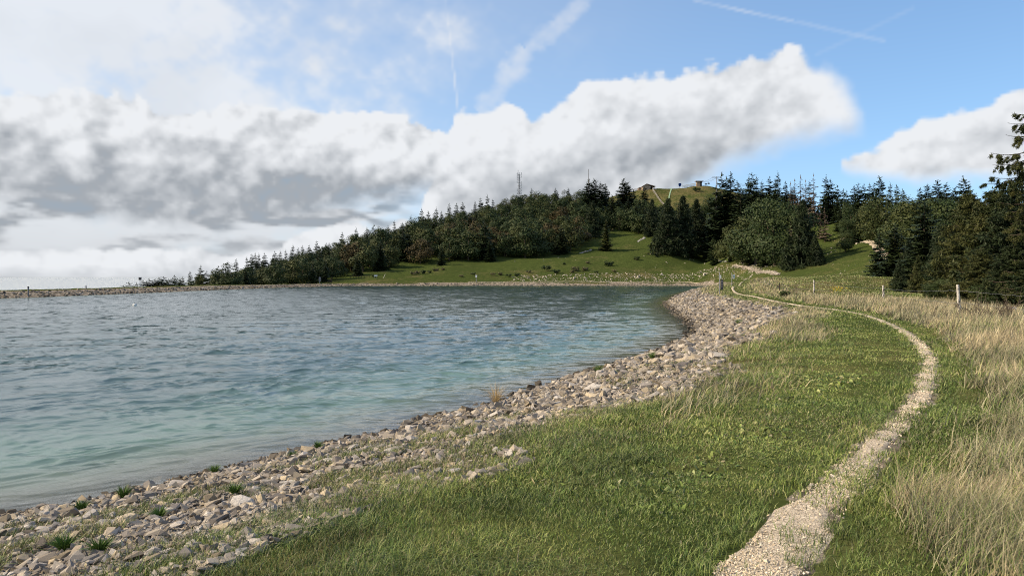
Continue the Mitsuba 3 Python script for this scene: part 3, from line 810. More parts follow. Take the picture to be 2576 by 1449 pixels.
def broadleaf(H, width, lobes, leaves, leaf, seed, low=0.12, wind=0.0):
    g = np.random.default_rng(seed)
    C, Rr = [], []
    for i in range(lobes):
        u = g.normal(size=3)
        u /= np.linalg.norm(u)
        k = g.uniform(0.35, 0.78)
        c = np.array([u[0] * width / 2 * k, u[1] * width / 2 * k, H * (0.53 + low / 2) + u[2] * H * (0.44 - low / 2) * k])
        if low < 0 and i % 3 == 0:                      # skirt of low boughs
            q = i * 2.4 + g.uniform(0, 0.8)
            c = np.array([math.cos(q) * width * 0.27, math.sin(q) * width * 0.27, H * g.uniform(0.16, 0.30)])
        C.append(c)
        Rr.append(np.array([1, 1, 0.8]) * g.uniform(0.17, 0.30) * (0.6 * width + 0.35 * H))
    C, Rr = np.array(C), np.array(Rr)
    i = g.integers(0, lobes, leaves)
    u = g.normal(size=(leaves, 3))
    u /= np.linalg.norm(u, axis=1, keepdims=True)
    u[:, 2] = np.where(g.uniform(size=leaves) < 0.35, np.abs(u[:, 2]), u[:, 2])
    rad = g.uniform(0.72, 1.06, leaves)
    bump = 0.75 + 0.5 * nz(u * 2.3 + i[:, None] * 7.7, seed)
    P = C[i] + u * Rr[i] * (rad * bump)[:, None]
    P[:, 0] += wind * (P[:, 2] / H) ** 2
    nrm = u + g.normal(0, 0.30, (leaves, 3)) + [0, 0, 0.30]
    nrm /= np.linalg.norm(nrm, axis=1, keepdims=True)
    a = np.cross(nrm, g.normal(size=(leaves, 3)))
    a /= np.linalg.norm(a, axis=1, keepdims=True)
    b = np.cross(nrm, a)
    sz = leaf * g.uniform(0.55, 1.3, leaves)[:, None]
    v = np.stack([P - a * sz - b * sz * 0.5, P + a * sz * 0.2 - b * sz * 0.8, P + a * sz + nrm * sz * -0.3, P + b * sz * 0.9 - nrm * sz * 0.25], 1)
    v = v[(P[:, 2] > 0.02 * H)]
    f = np.array([[0, 1, 2], [0, 2, 3]])
    fc = (f[None] + (np.arange(len(v)) * 4)[:, None, None]).reshape(-1, 3)
    limbs = [tube([[0, 0, -0.6], [0.02 * width, 0, 0.3 * H], [0.01 * width, 0.02 * width, 0.62 * H]], [0.022 * H, 0.016 * H, 0.006 * H], 7)]
    for k in range(min(6, lobes)):
        limbs.append(tube([[0, 0, 0.22 * H], (np.array([0, 0, 0.36 * H]) + C[k]) / 2, C[k]], [0.010 * H, 0.007 * H, 0.003 * H], 5))
    return (v.reshape(-1, 3), fc), join(limbs)


def group(key, crown, trunk, m):
    scene[key] = {'type': 'shapegroup', 'crown': mikit.ply(crown, m), 'trunk': mikit.ply(trunk, 'm_bark', smooth=40)}


VAR = {}


def variants(kind, n, make, mats):
    VAR[kind] = []
    for i in range(n):
        crown, trunk = make(i)
        for m in mats:
            key = f'g_{kind}_{i}_{m[2:]}'
            group(key, crown, trunk, m)
            VAR[kind].append((key, m))
    print(kind, len(crown[1]))


variants('spruce_far', 4, lambda i: spruce(14, 2.9 + 0.3 * i, 20, 10, 3, 400 + i, ragged=0.3, fat=1.5, power=0.75), ['m_spruce'])
variants('spruce_mid', 4, lambda i: spruce(14, 3.3 + 0.3 * i, 26, 13, 5, 420 + i, ragged=0.28, fat=1.15, power=0.7), ['m_spruce', 'm_spruce_pale'])
variants('spruce_wide', 3, lambda i: bough_spruce(12, 4.0, 240, 4.6, 11, 0.62, 440 + i, 0.85), ['m_spruce', 'm_spruce_pale'])
variants('spruce_near', 2, lambda i: bough_spruce(10, 3.1, 320, 10, 14, 0.34, 450 + i), ['m_spruce', 'm_spruce_pale'])
variants('beech_far', 5, lambda i: broadleaf(13, 9.6 + 0.6 * i, 19, 3600, 0.25, 460 + i, -0.12), ['m_beech', 'm_beech_olive', 'm_beech_rust'])
variants('beech_mid', 4, lambda i: broadleaf(14, 10 + 0.6 * i, 22, 9500, 0.17, 480 + i, -0.10), ['m_beech', 'm_beech_olive'])
variants('beech_near', 2, lambda i: broadleaf(8, 7.5, 18, 15000, 0.11, 490 + i, 0.02), ['m_beech', 'm_spruce_pale'])
variants('dead_far', 2, lambda i: spruce(14, 2.2, 18, 9, 3, 500 + i, bare=0.12, ragged=0.45, fat=0.9), ['m_dead'])
variants('shrub', 3, lambda i: broadleaf(1.5, 2.2, 7, 420, 0.13, 510 + i, 0.0), ['m_shrub', 'm_beech'])
NOMINAL = {'spruce_far': 14, 'spruce_mid': 14, 'spruce_wide': 12, 'spruce_near': 10, 'beech_far': 13, 'beech_mid': 14, 'beech_near': 8, 'dead_far': 14, 'shrub': 1.5}
KIND = {'spruce': ('spruce_tree', 'spruce'), 'beech': ('broadleaf_tree', 'tree'), 'dead': ('dead_spruce', 'dead tree'), 'shrub': ('shrub', 'shrub')}
planted = []


def plant(kind, px, d, top=None, H=None, mat=None, label=None, group=None, fatness=1.0, x=None):
    x = (px - CX) / F * d if x is None else x
    z = hz(x, d)
    if top is not None:
        H = EYE - (top - HZ) / F * d - z
    H = max(H, 0.5)
    choice = [v for v in VAR[kind] if mat is None or v[1] == mat]
    planted.append(dict(kind=kind, x=x, y=d, z=z, H=H, group_key=choice[R.integers(len(choice))][0], label=label, group=group, fat=fatness * R.uniform(0.9, 1.12), rz=R.uniform(0, 360)))


exec_list = []
# spruces and other trees that can be pointed at
for px, d, top, label, kd, mat in [
    (1525, 437, 550, 'lone broad spruce standing in the middle of the hillside meadow', 'spruce_mid', 'm_spruce_pale'),
    (1110, 388, 620, 'small solitary spruce at the left edge of the hillside meadow', 'spruce_mid', 'm_spruce'),
    (1412, 428, 566, 'pointed dark spruce at the forest edge left of the lone meadow spruce', 'spruce_mid', 'm_spruce'),
    (1232, 402, 603, 'young slim spruce on the meadow under the round broadleaf crowns', 'spruce_mid', 'm_spruce'),
    (957, 372, 605, 'tall dark spruce where the forest meets the lower end of the meadow', 'spruce_mid', 'm_spruce'),
    (899, 348, 640, 'short dark spruce at the lowest corner of the meadow by the far shore', 'spruce_mid', 'm_spruce'),
    (1492, 492, 505, 'big wide dark spruce at the upper end of the meadow clearing', 'spruce_wide', 'm_spruce'),
    (1640, 485, 500, 'tall dark tree right of the upper meadow clearing', 'spruce_wide', 'm_spruce'),
    (1681, 395, 498, 'left spruce of the dense dark clump on the meadow', 'spruce_wide', 'm_spruce'),
    (1718, 400, 492, 'middle spruce of the dense dark clump on the meadow', 'spruce_wide', 'm_spruce'),
    (1752, 412, 500, 'right spruce of the dense dark clump on the meadow', 'spruce_wide', 'm_spruce'),
    (1782, 416, 545, 'low spruce on the right flank of the dense dark clump', 'spruce_mid', 'm_spruce')]:
    plant(kd, px, d, top, mat=mat, label=label)
for px, d, top, label, kd, mat, fat in [
    (1834, 346, 558, 'sunlit broadleaf tree at the left end of the big grove behind the signs', 'beech_mid', 'm_beech_olive', 1.0),
    (1866, 332, 518, 'rounded sunlit tree near the left end of the big grove', 'beech_mid', 'm_beech_olive', 1.0),
    (1903, 312, 482, 'tall sunlit tree left of the middle of the big grove', 'beech_mid', 'm_beech', 1.0),
    (1948, 290, 470, 'tallest crown in the middle of the big grove', 'beech_mid', 'm_beech', 1.0),
    (1990, 272, 480, 'tall shaded tree right of the middle of the big grove', 'beech_mid', 'm_beech', 1.0),
    (2020, 262, 500, 'dark spruce in the shaded right half of the big grove', 'spruce_wide', 'm_spruce', 0.9),
    (2050, 256, 590, 'low dark spruce at the right end of the big grove', 'spruce_wide', 'm_spruce', 1.0),
    (1890, 316, 610, 'small spruce at the foot of the big grove, left of its middle', 'spruce_mid', 'm_spruce_pale', 1.2),
    (1925, 296, 610, 'small dark spruce at the foot of the big grove', 'spruce_mid', 'm_spruce', 1.3),
    (1985, 264, 590, 'dark bushy spruce at the foot of the big grove, right of its middle', 'spruce_wide', 'm_spruce', 1.0),
    (1838, 342, 640, 'knee-high dark spruce at the left foot of the big grove', 'spruce_mid', 'm_spruce', 1.4)]:
    plant(kd, px, d, top, mat=mat, label=label, fatness=fat)
for px, d, top, label, kd, mat, fat in [
    (2132, 320, 545, 'small round tree beside the stony track in the valley', 'beech_mid', 'm_beech', 1.0),
    (2126, 275, 575, 'bush-like tree at the left of the valley track', 'beech_mid', 'm_beech', 1.0),
    (2180, 318, 505, 'olive broadleaf tree above the bend of the valley track', 'beech_mid', 'm_beech_olive', 1.1),
    (2228, 275, 478, 'tall olive broadleaf tree right of the valley track', 'beech_mid', 'm_beech_olive', 1.15),
    (2270, 225, 490, 'broad green tree in the upper middle of the right-hand wood', 'beech_mid', 'm_beech', 1.1),
    (2318, 200, 470, 'high broadleaf tree in the upper part of the right-hand wood', 'beech_mid', 'm_beech_olive', 1.1),
    (2380, 170, 470, 'tall broadleaf tree behind the right-hand spruces', 'beech_mid', 'm_beech', 1.0),
    (2212, 135, 585, 'dark spruce at the left tip of the right-hand wood', 'spruce_mid', 'm_spruce', 1.3),
    (2250, 118, 560, 'second dark spruce from the left tip of the right-hand wood', 'spruce_mid', 'm_spruce', 1.3),
    (2285, 105, 600, 'low dense spruce at the lower left of the right-hand wood', 'spruce_wide', 'm_spruce', 1.0),
    (2325, 100, 500, 'tall grey-green spruce in the middle of the right-hand wood', 'spruce_mid', 'm_spruce', 1.3),
    (2262, 92, 650, 'young spruce standing lowest at the edge of the right-hand wood', 'spruce_wide', 'm_spruce', 1.0),
    (2310, 82, 640, 'bushy young spruce at the meadow edge of the right-hand wood', 'spruce_wide', 'm_spruce_pale', 1.0),
    (2365, 78, 560, 'dark spruce behind the leftmost birch-like fence post', 'spruce_wide', 'm_spruce', 0.9),
    (2400, 66, 615, 'sunlit bushy spruce left behind the nearest fence post', 'spruce_near', 'm_spruce_pale', 1.2),
    (2440, 62, 480, 'tall yellow-green spruce right behind the nearest fence post', 'spruce_near', 'm_spruce_pale', 1.3),
    (2368, 60, 690, 'round bright-leaved bush left of the nearest fence post', 'beech_near', 'm_beech', 1.0),
    (2500, 54, 470, 'tall sunlit spruce right of the nearest fence post', 'spruce_near', 'm_spruce_pale', 1.3),
    (2470, 47, 620, 'low spreading spruce behind the sagging wire', 'spruce_near', 'm_spruce_pale', 1.5),
    (2545, 50, 465, 'dark tall spruce at the right edge of the picture', 'spruce_near', 'm_spruce', 1.3),
    (2425, 90, 540, 'dense dark spruce filling the middle of the right-hand wood', 'spruce_wide', 'm_spruce', 1.0),
    (2475, 82, 520, 'round-crowned tree between the tall spruces of the right-hand wood', 'beech_mid', 'm_beech', 1.0),
    (2340, 118, 560, 'round dark tree at the heart of the right-hand wood', 'beech_mid', 'm_beech', 1.0),
    (2520, 70, 560, 'yellow-green bushy tree behind the sagging wire', 'beech_mid', 'm_beech_olive', 1.1),
    (2420, 58, 690, 'low yellow-green bush right behind the nearest fence post', 'beech_near', 'm_spruce_pale', 1.2),
    (2500, 45, 690, 'low dark green bush behind the wire at the right', 'beech_near', 'm_beech', 1.3),
    (2545, 42, 610, 'dark low spruce over the dead branches', 'spruce_near', 'm_spruce', 1.5),
    (2640, 40, 560, 'dark spruce cut off by the right edge', 'spruce_near', 'm_spruce', 1.5)]:
    plant(kd, px, d, top, mat=mat, label=label, fatness=fat)
# spruce tops on the skylines
for px, top, d in [(861, 582, 470), (797, 605, 455), (1061, 523, 525), (1077, 529, 525), (1098, 522, 535), (1130, 510, 545), (1149, 509, 550), (1164, 507, 555), (1226, 489, 570), (1209, 497, 565), (1195, 505, 560), (1240, 500, 570), (1034, 542, 515), (976, 566, 500), (886, 587, 480),
                   (737, 615, 440), (761, 616, 445), (778, 615, 448), (750, 622, 440), (719, 627, 430), (705, 630, 430), (691, 630, 425), (665, 635, 420), (651, 637, 415), (642, 635, 410), (633, 638, 412), (621, 645, 405), (1337, 473, 600)]:
    plant('spruce_far', px, d, top, label='spruce whose tip stands above the broadleaf canopy on the left ridge', group='spruce tips on the left ridge skyline')
for px, top, d in [(505, 666, 345), (439, 690, 325), (478, 681, 335), (549, 667, 370), (573, 658, 385), (594, 650, 395), (460, 694, 325), (520, 680, 345), (535, 676, 355)]:
    plant('spruce_far', px, d, top, label='spruce in the low tail of the forest on the far left', group='spruces at the left tail of the forest', fatness=1.1)
for px, top, d in [(411, 697, 310), (400, 699, 305), (390, 703, 300), (375, 702, 300), (360, 706, 300), (343, 713, 300), (324, 711, 310), (310, 719, 310), (425, 703, 300), (434, 700, 305), (405, 704, 302), (395, 706, 300), (383, 707, 300), (418, 705, 303), (446, 701, 303), (368, 708, 300), (455, 702, 300)]:
    plant('spruce_far', px, d, top - 3, label='small spruce in the thin row at the very end of the forest', group='last small spruces behind the left dam crest', fatness=2.0)
for px, top, d in [(1481, 451, 560), (1495, 449, 565), (1511, 459, 555), (1523, 461, 590), (1568, 448, 575), (1579, 458, 580), (1594, 476, 590), (1621, 469, 590), (1540, 490, 540), (1555, 495, 535), (1510, 500, 530), (1475, 480, 550), (1580, 500, 530), (1600, 515, 525), (1470, 520, 520)]:
    plant('spruce_mid', px, d, top, mat='m_spruce', label='tall spruce in the dark group left of the bald hilltop', group='tall spruces left of the bald hilltop', fatness=1.15)
zt = lambda a, b: (1769.7 + 0.3131 * a, 388.5 + 0.3131 * b)
for zx, zy, d in [(145, 135, 400), (185, 170, 405), (220, 130, 400), (270, 205, 390), (388, 140, 385), (365, 170, 390), (425, 170, 390), (470, 210, 395), (530, 170, 395), (598, 140, 385), (575, 190, 390), (660, 210, 385), (720, 250, 380), (850, 210, 380), (985, 170, 375), (1020, 195, 375), (1075, 240, 370), (1125, 270, 365), (1150, 285, 360),
                  (1210, 245, 355), (1245, 225, 350), (1290, 230, 350), (1335, 225, 345), (1370, 235, 340), (1415, 170, 300), (1500, 225, 330), (1550, 235, 320), (1600, 270, 310), (1740, 265, 300), (1800, 235, 300), (1880, 200, 260), (1950, 225, 250), (2020, 260, 250), (2090, 175, 210), (2130, 250, 220), (300, 260, 380), (100, 240, 395)]:
    plant('spruce_mid' if d < 310 else 'spruce_far', *[(p, d, q) for p, q in [zt(zx, zy)]][0], mat='m_spruce', label='spruce with its tip on the right-hand skyline', group='spruce tips on the right-hand skyline')
for zx, zy, d in [(780, 160, 365), (885, 145, 360), (820, 195, 368), (733, 190, 370), (700, 215, 370)]:
    plant('dead_far', *[(p, d, q) for p, q in [zt(zx, zy)]][0], label='bare brown spruce dead on its feet in the right-hand skyline', group='dead spruces on the right-hand skyline')
for px, d, top in [(2075, 330, 520), (2063, 335, 540)]:
    plant('dead_far', px, d, top, label='reddish-brown dead spruce above the meadow patch in the valley', group='reddish dead spruces above the valley')

# the rest of the forest, at random with a least distance
taken = [(p['x'], p['y'], 0.22 * min(p['H'], 16)) for p in planted]


def forest(name, n, pxs, dfn, spacing, frac_spruce, mats, labels_, Hs=(10, 14.5), tall=None):
    got, tries = 0, 0
    while got < n and tries < n * 60:
        tries += 1
        px = R.uniform(*pxs)
        a, b = dfn(px)
        if b <= a:
            continue
        d = math.sqrt(R.uniform(a * a, b * b))
        x = (px - CX) / F * d
        if any((x - u) ** 2 + (d - v) ** 2 < (spacing * 0.5 + r) ** 2 for u, v, r in taken):
            continue
        taken.append((x, d, spacing * 0.5))
        fr = np.clip((d - a) / max(b - a, 1), 0, 1)
        lo, hi = [(u * (1 - fr) + v * fr) * np.interp(px, [430, 560, 860], [0.55, 0.72, 1.0]) for u, v in zip(tall or Hs, Hs)]
        sp = R.uniform() < frac_spruce
        if sp:
            plant('spruce_far', px, d, H=R.uniform(lo, hi) * 1.05, label=labels_[0], group=labels_[1])
        else:
            plant('beech_far', px, d, H=R.uniform(lo, hi), mat=mats[R.integers(len(mats))], label=labels_[2], group=labels_[3])
        got += 1
    print(name, got)


front = lambda px: np.interp(px, [320, 450, 600, 820, 850, 950, 1030, 1100, 1180, 1320, 1440, 1465, 1480, 1590, 1600, 1660], [300, 285, 285, 322, 345, 380, 395, 402, 405, 410, 432, 470, 500, 500, 490, 480])
back = lambda px: np.interp(px, [320, 450, 600, 750, 900, 1000, 1100, 1200, 1300, 1400, 1600], [305, 335, 402, 452, 492, 512, 535, 565, 590, 605, 600])
MB = ['m_beech'] * 5 + ['m_beech_olive'] * 4 + ['m_beech_rust']
forest('left', 120, (440, 860), lambda p: (front(p), back(p)), 7.4, 0.34, ['m_beech', 'm_beech', 'm_beech_olive'], ('spruce inside the lower left part of the hillside forest', 'spruces in the lower left forest', 'broadleaf tree inside the lower left part of the hillside forest', 'broadleaf trees in the lower left forest'), (9, 13), (11, 16))
forest('hill', 330, (860, 1470), lambda p: (front(p), back(p)), 9.4, 0.18, MB, ('spruce among the round crowns of the hillside forest', 'spruces in the hillside forest', 'round-crowned broadleaf tree in the hillside forest', 'broadleaf trees in the hillside forest'), (11, 14.5), (16, 22))
for px, top, d in [(1632, 503, 535), (1655, 499, 535), (1676, 501, 540), (1700, 505, 540), (1724, 506, 540), (1748, 505, 540), (1768, 500, 545), (1786, 485, 550), (1612, 492, 545)]:
    plant('beech_far', px, d, top, mat='m_beech', label='broadleaf tree below the bald hilltop', group='broadleaf trees below the bald hilltop')
forest('upper', 60, (1470, 1680), lambda p: (front(p) + 8, 560), 8.0, 0.4, ['m_beech'], ('spruce below the bald hilltop', 'spruces below the bald hilltop', 'broadleaf tree below the bald hilltop', 'broadleaf trees below the bald hilltop'), (10, 13), (16, 20))
forest('behind grove', 100, (1660, 2080), lambda p: (430 if p < 1790 else 365, 480 if p < 1790 else 410), 8.5, 0.45, ['m_beech', 'm_beech_olive'], ('spruce on the slope behind the big grove', 'spruces behind the big grove', 'broadleaf tree on the slope behind the big grove', 'broadleaf trees behind the big grove'), (11, 14))
forest('right', 75, (2105, 2600), lambda p: (np.interp(p, [2100, 2200, 2300, 2400, 2600], [345, 285, 215, 150, 75]), np.interp(p, [2100, 2300, 2600], [365, 320, 200])), 8.0, 0.35, ['m_beech', 'm_beech_olive', 'm_beech_olive'], ('spruce deep in the right-hand wood', 'spruces deep in the right-hand wood', 'broadleaf tree deep in the right-hand wood', 'broadleaf trees deep in the right-hand wood'), (10, 14))

# low shrubs on the hillside meadow
for i, (px, d, H, label) in enumerate([(1040, 352, 2.2, None), (1052, 354, 2.0, None), (1066, 356, 2.4, None), (1080, 359, 2.0, None), (1095, 362, 2.2, None), (1115, 365, 1.6, None), (1190, 350, 1.6, None), (1260, 352, 1.8, None), (1300, 348, 2.0, None), (1375, 362, 3.4, 'thin dark bush right of the middle of the lower meadow'), (1400, 352, 2.6, None), (1450, 356, 2.8, None),
                                     (1470, 357, 2.4, None), (1440, 353, 2.0, None), (1530, 372, 3.4, 'tall thin bush below the lone meadow spruce'), (1545, 352, 1.6, None), (1600, 385, 2.6, 'brown bush right of the lone meadow spruce'), (1280, 346, 1.8, None), (1240, 350, 1.6, None), (1330, 356, 1.8, None), (1480, 380, 1.8, None), (1420, 378, 1.6, None), (1500, 350, 1.5, None), (940, 342, 1.4, None), (1160, 345, 1.4, None), (1540, 505, 2.0, None)]):
    plant('shrub', px, d, H=H, label=label or 'low brownish shrub on the meadow above the far shore', group=None if label else 'low shrubs on the hillside meadow', fatness=1.1)
plant('shrub', 1752, 610, H=4.5, mat='m_beech', label='dark round bush on the right flank of the bald hilltop')
plant('shrub', 1968, 63, H=0.75, mat='m_beech', label='small green bush between the stones and the path', fatness=1.2)

HUE = {'m_beech': 'dark green', 'm_beech_olive': 'olive', 'm_beech_rust': 'rust-tinged'}


def third(v, a, b, words):
    return words[int(np.clip(3 * (v - a) / (b - a), 0, 2.999))]


for p in planted:
    if not p['group']:
        continue
    px, d, g_ = p['x'] / p['y'] * F + CX, p['y'], p['group']
    hue = next((h for m, h in HUE.items() if p['group_key'].endswith(m[1:])), '')
    if g_.endswith(('hillside forest', 'lower left forest')):
        deep = third((d - front(px)) / (back(px) - front(px)), 0, 1, ('at the lower edge', 'halfway up', 'near the skyline'))
        where = third(px, 440, 860, ('left end', 'low stretch', 'rising stretch')) if 'lower left' in g_ else third(px, 860, 1470, ('left part', 'middle part', 'right part'))
        what = 'spruce among round broadleaf trees' if g_.startswith('spruce') else f'round {hue} broadleaf tree'
        p['label'] = f'{what} {deep} of the hillside forest, {where}'
        p['group'] = f'{what}, {deep}, {where} of the hillside forest'
    elif 'skyline' in g_ and 'right-hand' in g_ and 'dead' not in g_:
        where = third(px, 1800, 2450, ('above the big grove', 'above the valley track', 'above the right-hand wood'))
        p['label'], p['group'] = f'spruce tip on the skyline {where}', f'spruce tips on the skyline {where}'
    elif 'left ridge skyline' in g_:
        where = third(px, 600, 1340, ('lower end', 'middle', 'upper end'))
        p['label'], p['group'] = f'spruce tip standing above the canopy at the {where} of the left ridge', f'spruce tips at the {where} of the left ridge'
    elif 'right-hand wood' in g_:
        where = third(px, 2105, 2600, ('above the valley track', 'in its middle', 'towards the right edge'))
        what = 'dark spruce' if g_.startswith('spruce') else f'{hue} broadleaf tree'
        p['label'], p['group'] = f'{what} deep in the right-hand wood, {where}', f'{what}s deep in the right-hand wood, {where}'
    elif 'behind the big grove' in g_:
        where = third(px, 1660, 2080, ('left', 'middle', 'right'))
        what = 'dark spruce' if g_.startswith('spruce') else f'{hue} broadleaf tree'
        p['label'], p['group'] = f'{what} on the slope behind the big grove, to the {where}', f'{what}s behind the big grove, {where}'

planted.sort(key=lambda p: -p['H'] / p['y'])
count = {}
for p in planted:
    kd = p['kind'].split('_')[0]
    key, cat = KIND[kd]
    count[key] = count.get(key, 0) + 1
    s = p['H'] / NOMINAL[p['kind']]
    q = s * p['fat']
    tr = T().translate([p['x'], p['y'], p['z'] - 0.1]).rotate([0, 0, 1], p['rz']).scale([q, q, s])
    inst = {'type': 'instance', 'to_world': tr, 'g': {'type': 'ref', 'id': p['group_key']}}
    if count[key] > 300 and p['group']:
        n = count[key] - 300
        scene[f'forest_{cat}__{n:03d}'] = inst
        labels[f'forest_{cat}'] = {'kind': 'stuff', 'label': f'farthest {cat} crowns of the hillside forest'}
        continue
    scene[thing(key, p['label'], cat, p['group'])] = inst
print(count)

# the big spruce just outside the right edge reaches into the picture with long hanging branches
X0, Y0 = (2640 - CX) / F * 40, 40.0
g = np.random.default_rng(77)
bz = []
zb = hz(X0, Y0)
boughs = []
for top in [(2490, 445, 3.2), (2492, 385, 3.0), (2497, 415, 3.1), (2535, 310, 2.4), (2545, 285, 2.2), (2530, 340, 2.4), (2470, 462, 3.6)]:
    boughs.append(at(top[0], top[1], 40) - [X0, Y0, zb])
for k in range(120):
    hh = g.uniform(0.8, 13.5)
    Lb = 3.2 * (1 - hh / 15.5) ** 0.7 * g.uniform(0.7, 1.1)
    a = g.uniform(0, 6.28)
    boughs.append(np.array([math.cos(a) * Lb, math.sin(a) * Lb, hh - 0.2 * Lb]))
tri, wood = [], []
for b in boughs:
    L = np.linalg.norm(b[:2])
    root = np.array([0, 0, b[2] + g.uniform(0.10, 0.34) * L])
    S = np.linspace(0, 1, 7)
    ax = root + (b - root) * S[:, None] - np.array([0, 0, 1.0]) * (0.45 * L * S * (1 - S))[:, None]
    wood.append(tube(ax, np.linspace(0.045, 0.008, 7), 5))
    dirv = (b - root) / (L + 1e-6)
    sd = np.array([-dirv[1], dirv[0], 0])
    for q in range(int(3.2 * L) + 2):                    # side twigs, hanging
        s0 = 0.25 + 0.75 * g.uniform() ** 0.7
        c0 = np.array([np.interp(s0, S, ax[:, k]) for k in range(3)])
        l2 = L * 0.30 * (1.15 - s0) * g.uniform(0.5, 1.3) + 0.12
        e = c0 + sd * (l2 * g.choice([-1, 1]) * g.uniform(0.1, 0.9)) + dirv * l2 * g.uniform(0.1, 0.7) - np.array([0, 0, 1.0]) * l2 * g.uniform(0.3, 1.1)
        wood.append(tube([c0, (c0 + e) / 2 + [0, 0, 0.03], e], [0.012, 0.008, 0.004], 4))
        n = int(12 * l2 / 0.5) + 3
        cs = c0 + (e - c0) * g.uniform(0.15, 1, n)[:, None]
        tri.append(tufts(cs, 0.13, 16, g, 1.0))
tri = np.concatenate(tri).reshape(-1, 3)
key = thing('spruce_tree', 'big near spruce reaching into the sky at the right edge with hanging branches', 'spruce')
off3 = np.array([X0, Y0, zb])
part(key, 'crown', (tri + off3, np.arange(len(tri)).reshape(-1, 3)), 'm_spruce_pale')
v, f = join(wood)
part(key, 'branches', (v + off3, f), 'm_bark')
v, f = tube([[0, 0, -0.5], [0.05, 0, 6], [0, 0, 14]], [0.26, 0.17, 0.03], 9)
part(key, 'trunk', (v + off3, f), 'm_bark', smooth=40)

# ------------------------------------------------------------------ fences, signs and small things on the dam
fence = thing('fence', 'old wire fence with leaning weathered posts beside the path', 'fence')
fp = []
for px, py_top, d, lean, dark in [(2409, 716, 30.3, -0.07, 0), (2221.5, 718, 49.5, -0.01, 0), (2047.5, 704, 66, 0.01, 0), (1961, 713, 84, 0.02, 1), (1933, 712, 98, 0.0, 0), (1924, 706, 108, 0.0, 0), (1918, 712, 116, 0.0, 0), (1936, 705, 126, 0.0, 0), (1951, 702, 140, 0.10, 0)]:
    top = at(px, py_top, d)
    z = hz(top[0], d)
    b = np.array([top[0] - lean * 1.2, d, z - 0.25])
    r = 0.062 if d < 40 else 0.075
    mid_ = (b + top) / 2 + [0.012, 0.0, 0.0]
    v, f = tube([b, b * 0.6 + mid_ * 0.4, mid_, top * 0.7 + mid_ * 0.3, top], [r * 1.1, r, r * 1.03, r * 0.95, r * 0.9], 9)
    v = v + 0.012 * (nz(v * 9, 81)[:, None] - 0.5)
    part(fence, 'post', (v, f), 'm_dark_post' if dark else 'm_post')
    fp.append((b + [0, 0, 0.25], top))
extra = at(2800, 760, 20)
fp = [(np.array([21.5, 22.0, -0.2]), np.array([21.5, 22.0, 1.05]))] + fp
v, f = tube([[21.5, 22.0, -0.5], [21.5, 22.0, 0.4], [21.45, 22.0, 1.1]], 0.06, 8)
part(fence, 'post', (v, f), 'm_post')
for h in (0.45, 0.82):
    for (b0, t0), (b1, t1) in zip(fp[:5], fp[1:6]):
        s = np.linspace(0, 1, 14)[:, None]
        p, q = b0 + (t0 - b0) * h, b1 + (t1 - b1) * h
        line = p + (q - p) * s - np.array([0, 0, 1.0]) * (0.35 * s * (1 - s)) + R.normal(0, 0.012, (14, 3))
        part(fence, 'wire', tube(line, 0.004, 4), 'm_steel')


def pole(key, px, top, d, r, m, z=None):
    p = at(px, top, d)
    z = hz(p[0], d) if z is None else z
    part(key, 'pole', tube([[p[0], d, z - 0.3], [p[0], d, p[2]]], r, 7), m)
    return p, z


def board(key, px0, px1, py0, py1, d, m, kind='board', thick=0.05, parent=None):
    a, b = at(px0, py0, d), at(px1, py1, d)
    return part(key, kind, box([(a[0] + b[0]) / 2, d, (a[2] + b[2]) / 2], [abs(b[0] - a[0]), thick, abs(a[2] - b[2])], 0, 0.008), m)


k = thing('notice_board', 'tall grey pole with a dark notice board and small white plate by the path', 'sign')
pole(k, 1810, 684.5, 79, 0.055, 'm_steel')
b_ = board(k, 1812.5, 1819.5, 703.5, 728.5, 78.92, 'm_board', 'board', 0.05)
for a0, a1 in ((706, 711), (713, 717), (719, 723)):
    p0, p1 = at(1813.6, a0, 78.88), at(1818.4, a1, 78.88)
    scene[name_of(b_ + '__panel')] = mikit.ply(box([(p0[0] + p1[0]) / 2, 78.885, (p0[2] + p1[2]) / 2], [abs(p1[0] - p0[0]), 0.012, abs(p1[2] - p0[2])]), 'm_paper')
board(k, 1811.5, 1814.5, 692, 701, 78.93, 'm_white', 'plate', 0.03)
k = thing('sign', 'small white sign with a dark rectangle on a steel pole right of the notice board', 'sign')
pole(k, 1841, 686, 128, 0.065, 'm_steel')
board(k, 1843, 1849, 690.5, 701, 127.9, 'm_white', 'plate', 0.04)
board(k, 1845, 1847.4, 692.2, 698.6, 127.86, 'm_teal', 'symbol', 0.03)
for px, top, lab in ((1198, 692, 'small white plate on a post in front of the meadow, on the far shore path'),):
    k = thing('sign', lab, 'sign')
    pole(k, px, top + 1, 331, 0.12, 'm_steel')
    board(k, px - 2.2, px + 2.2, top, top + 6, 330.8, 'm_white', 'plate', 0.08)
k = thing('notice_board', 'pale upright notice board in front of the dark trees on the far shore', 'sign')
pole(k, 804, 697, 316, 0.2, 'm_steel')
board(k, 802, 807.5, 697.5, 708, 315.7, 'm_paper', 'board', 0.12)
k = thing('wooden_post', 'thick dark wooden post right of the pale notice board on the far shore', 'post')
pole(k, 833, 701, 318, 0.35, 'm_dark_post')
k = thing('wooden_post', 'thinner dark wooden post between the pale notice board and the thick post', 'post')
pole(k, 828, 703.5, 318, 0.2, 'm_dark_post')
k = thing('trough', 'white water trough at the foot of the meadow on the far shore', 'trough')
p = at(945, 706, 338)
p[2] = hz(p[0], p[1])
part(k, 'basin', box(p + [0, 0, 1.2], [1.5, 0.8, 0.7], 0.1, 0.05), 'm_white')
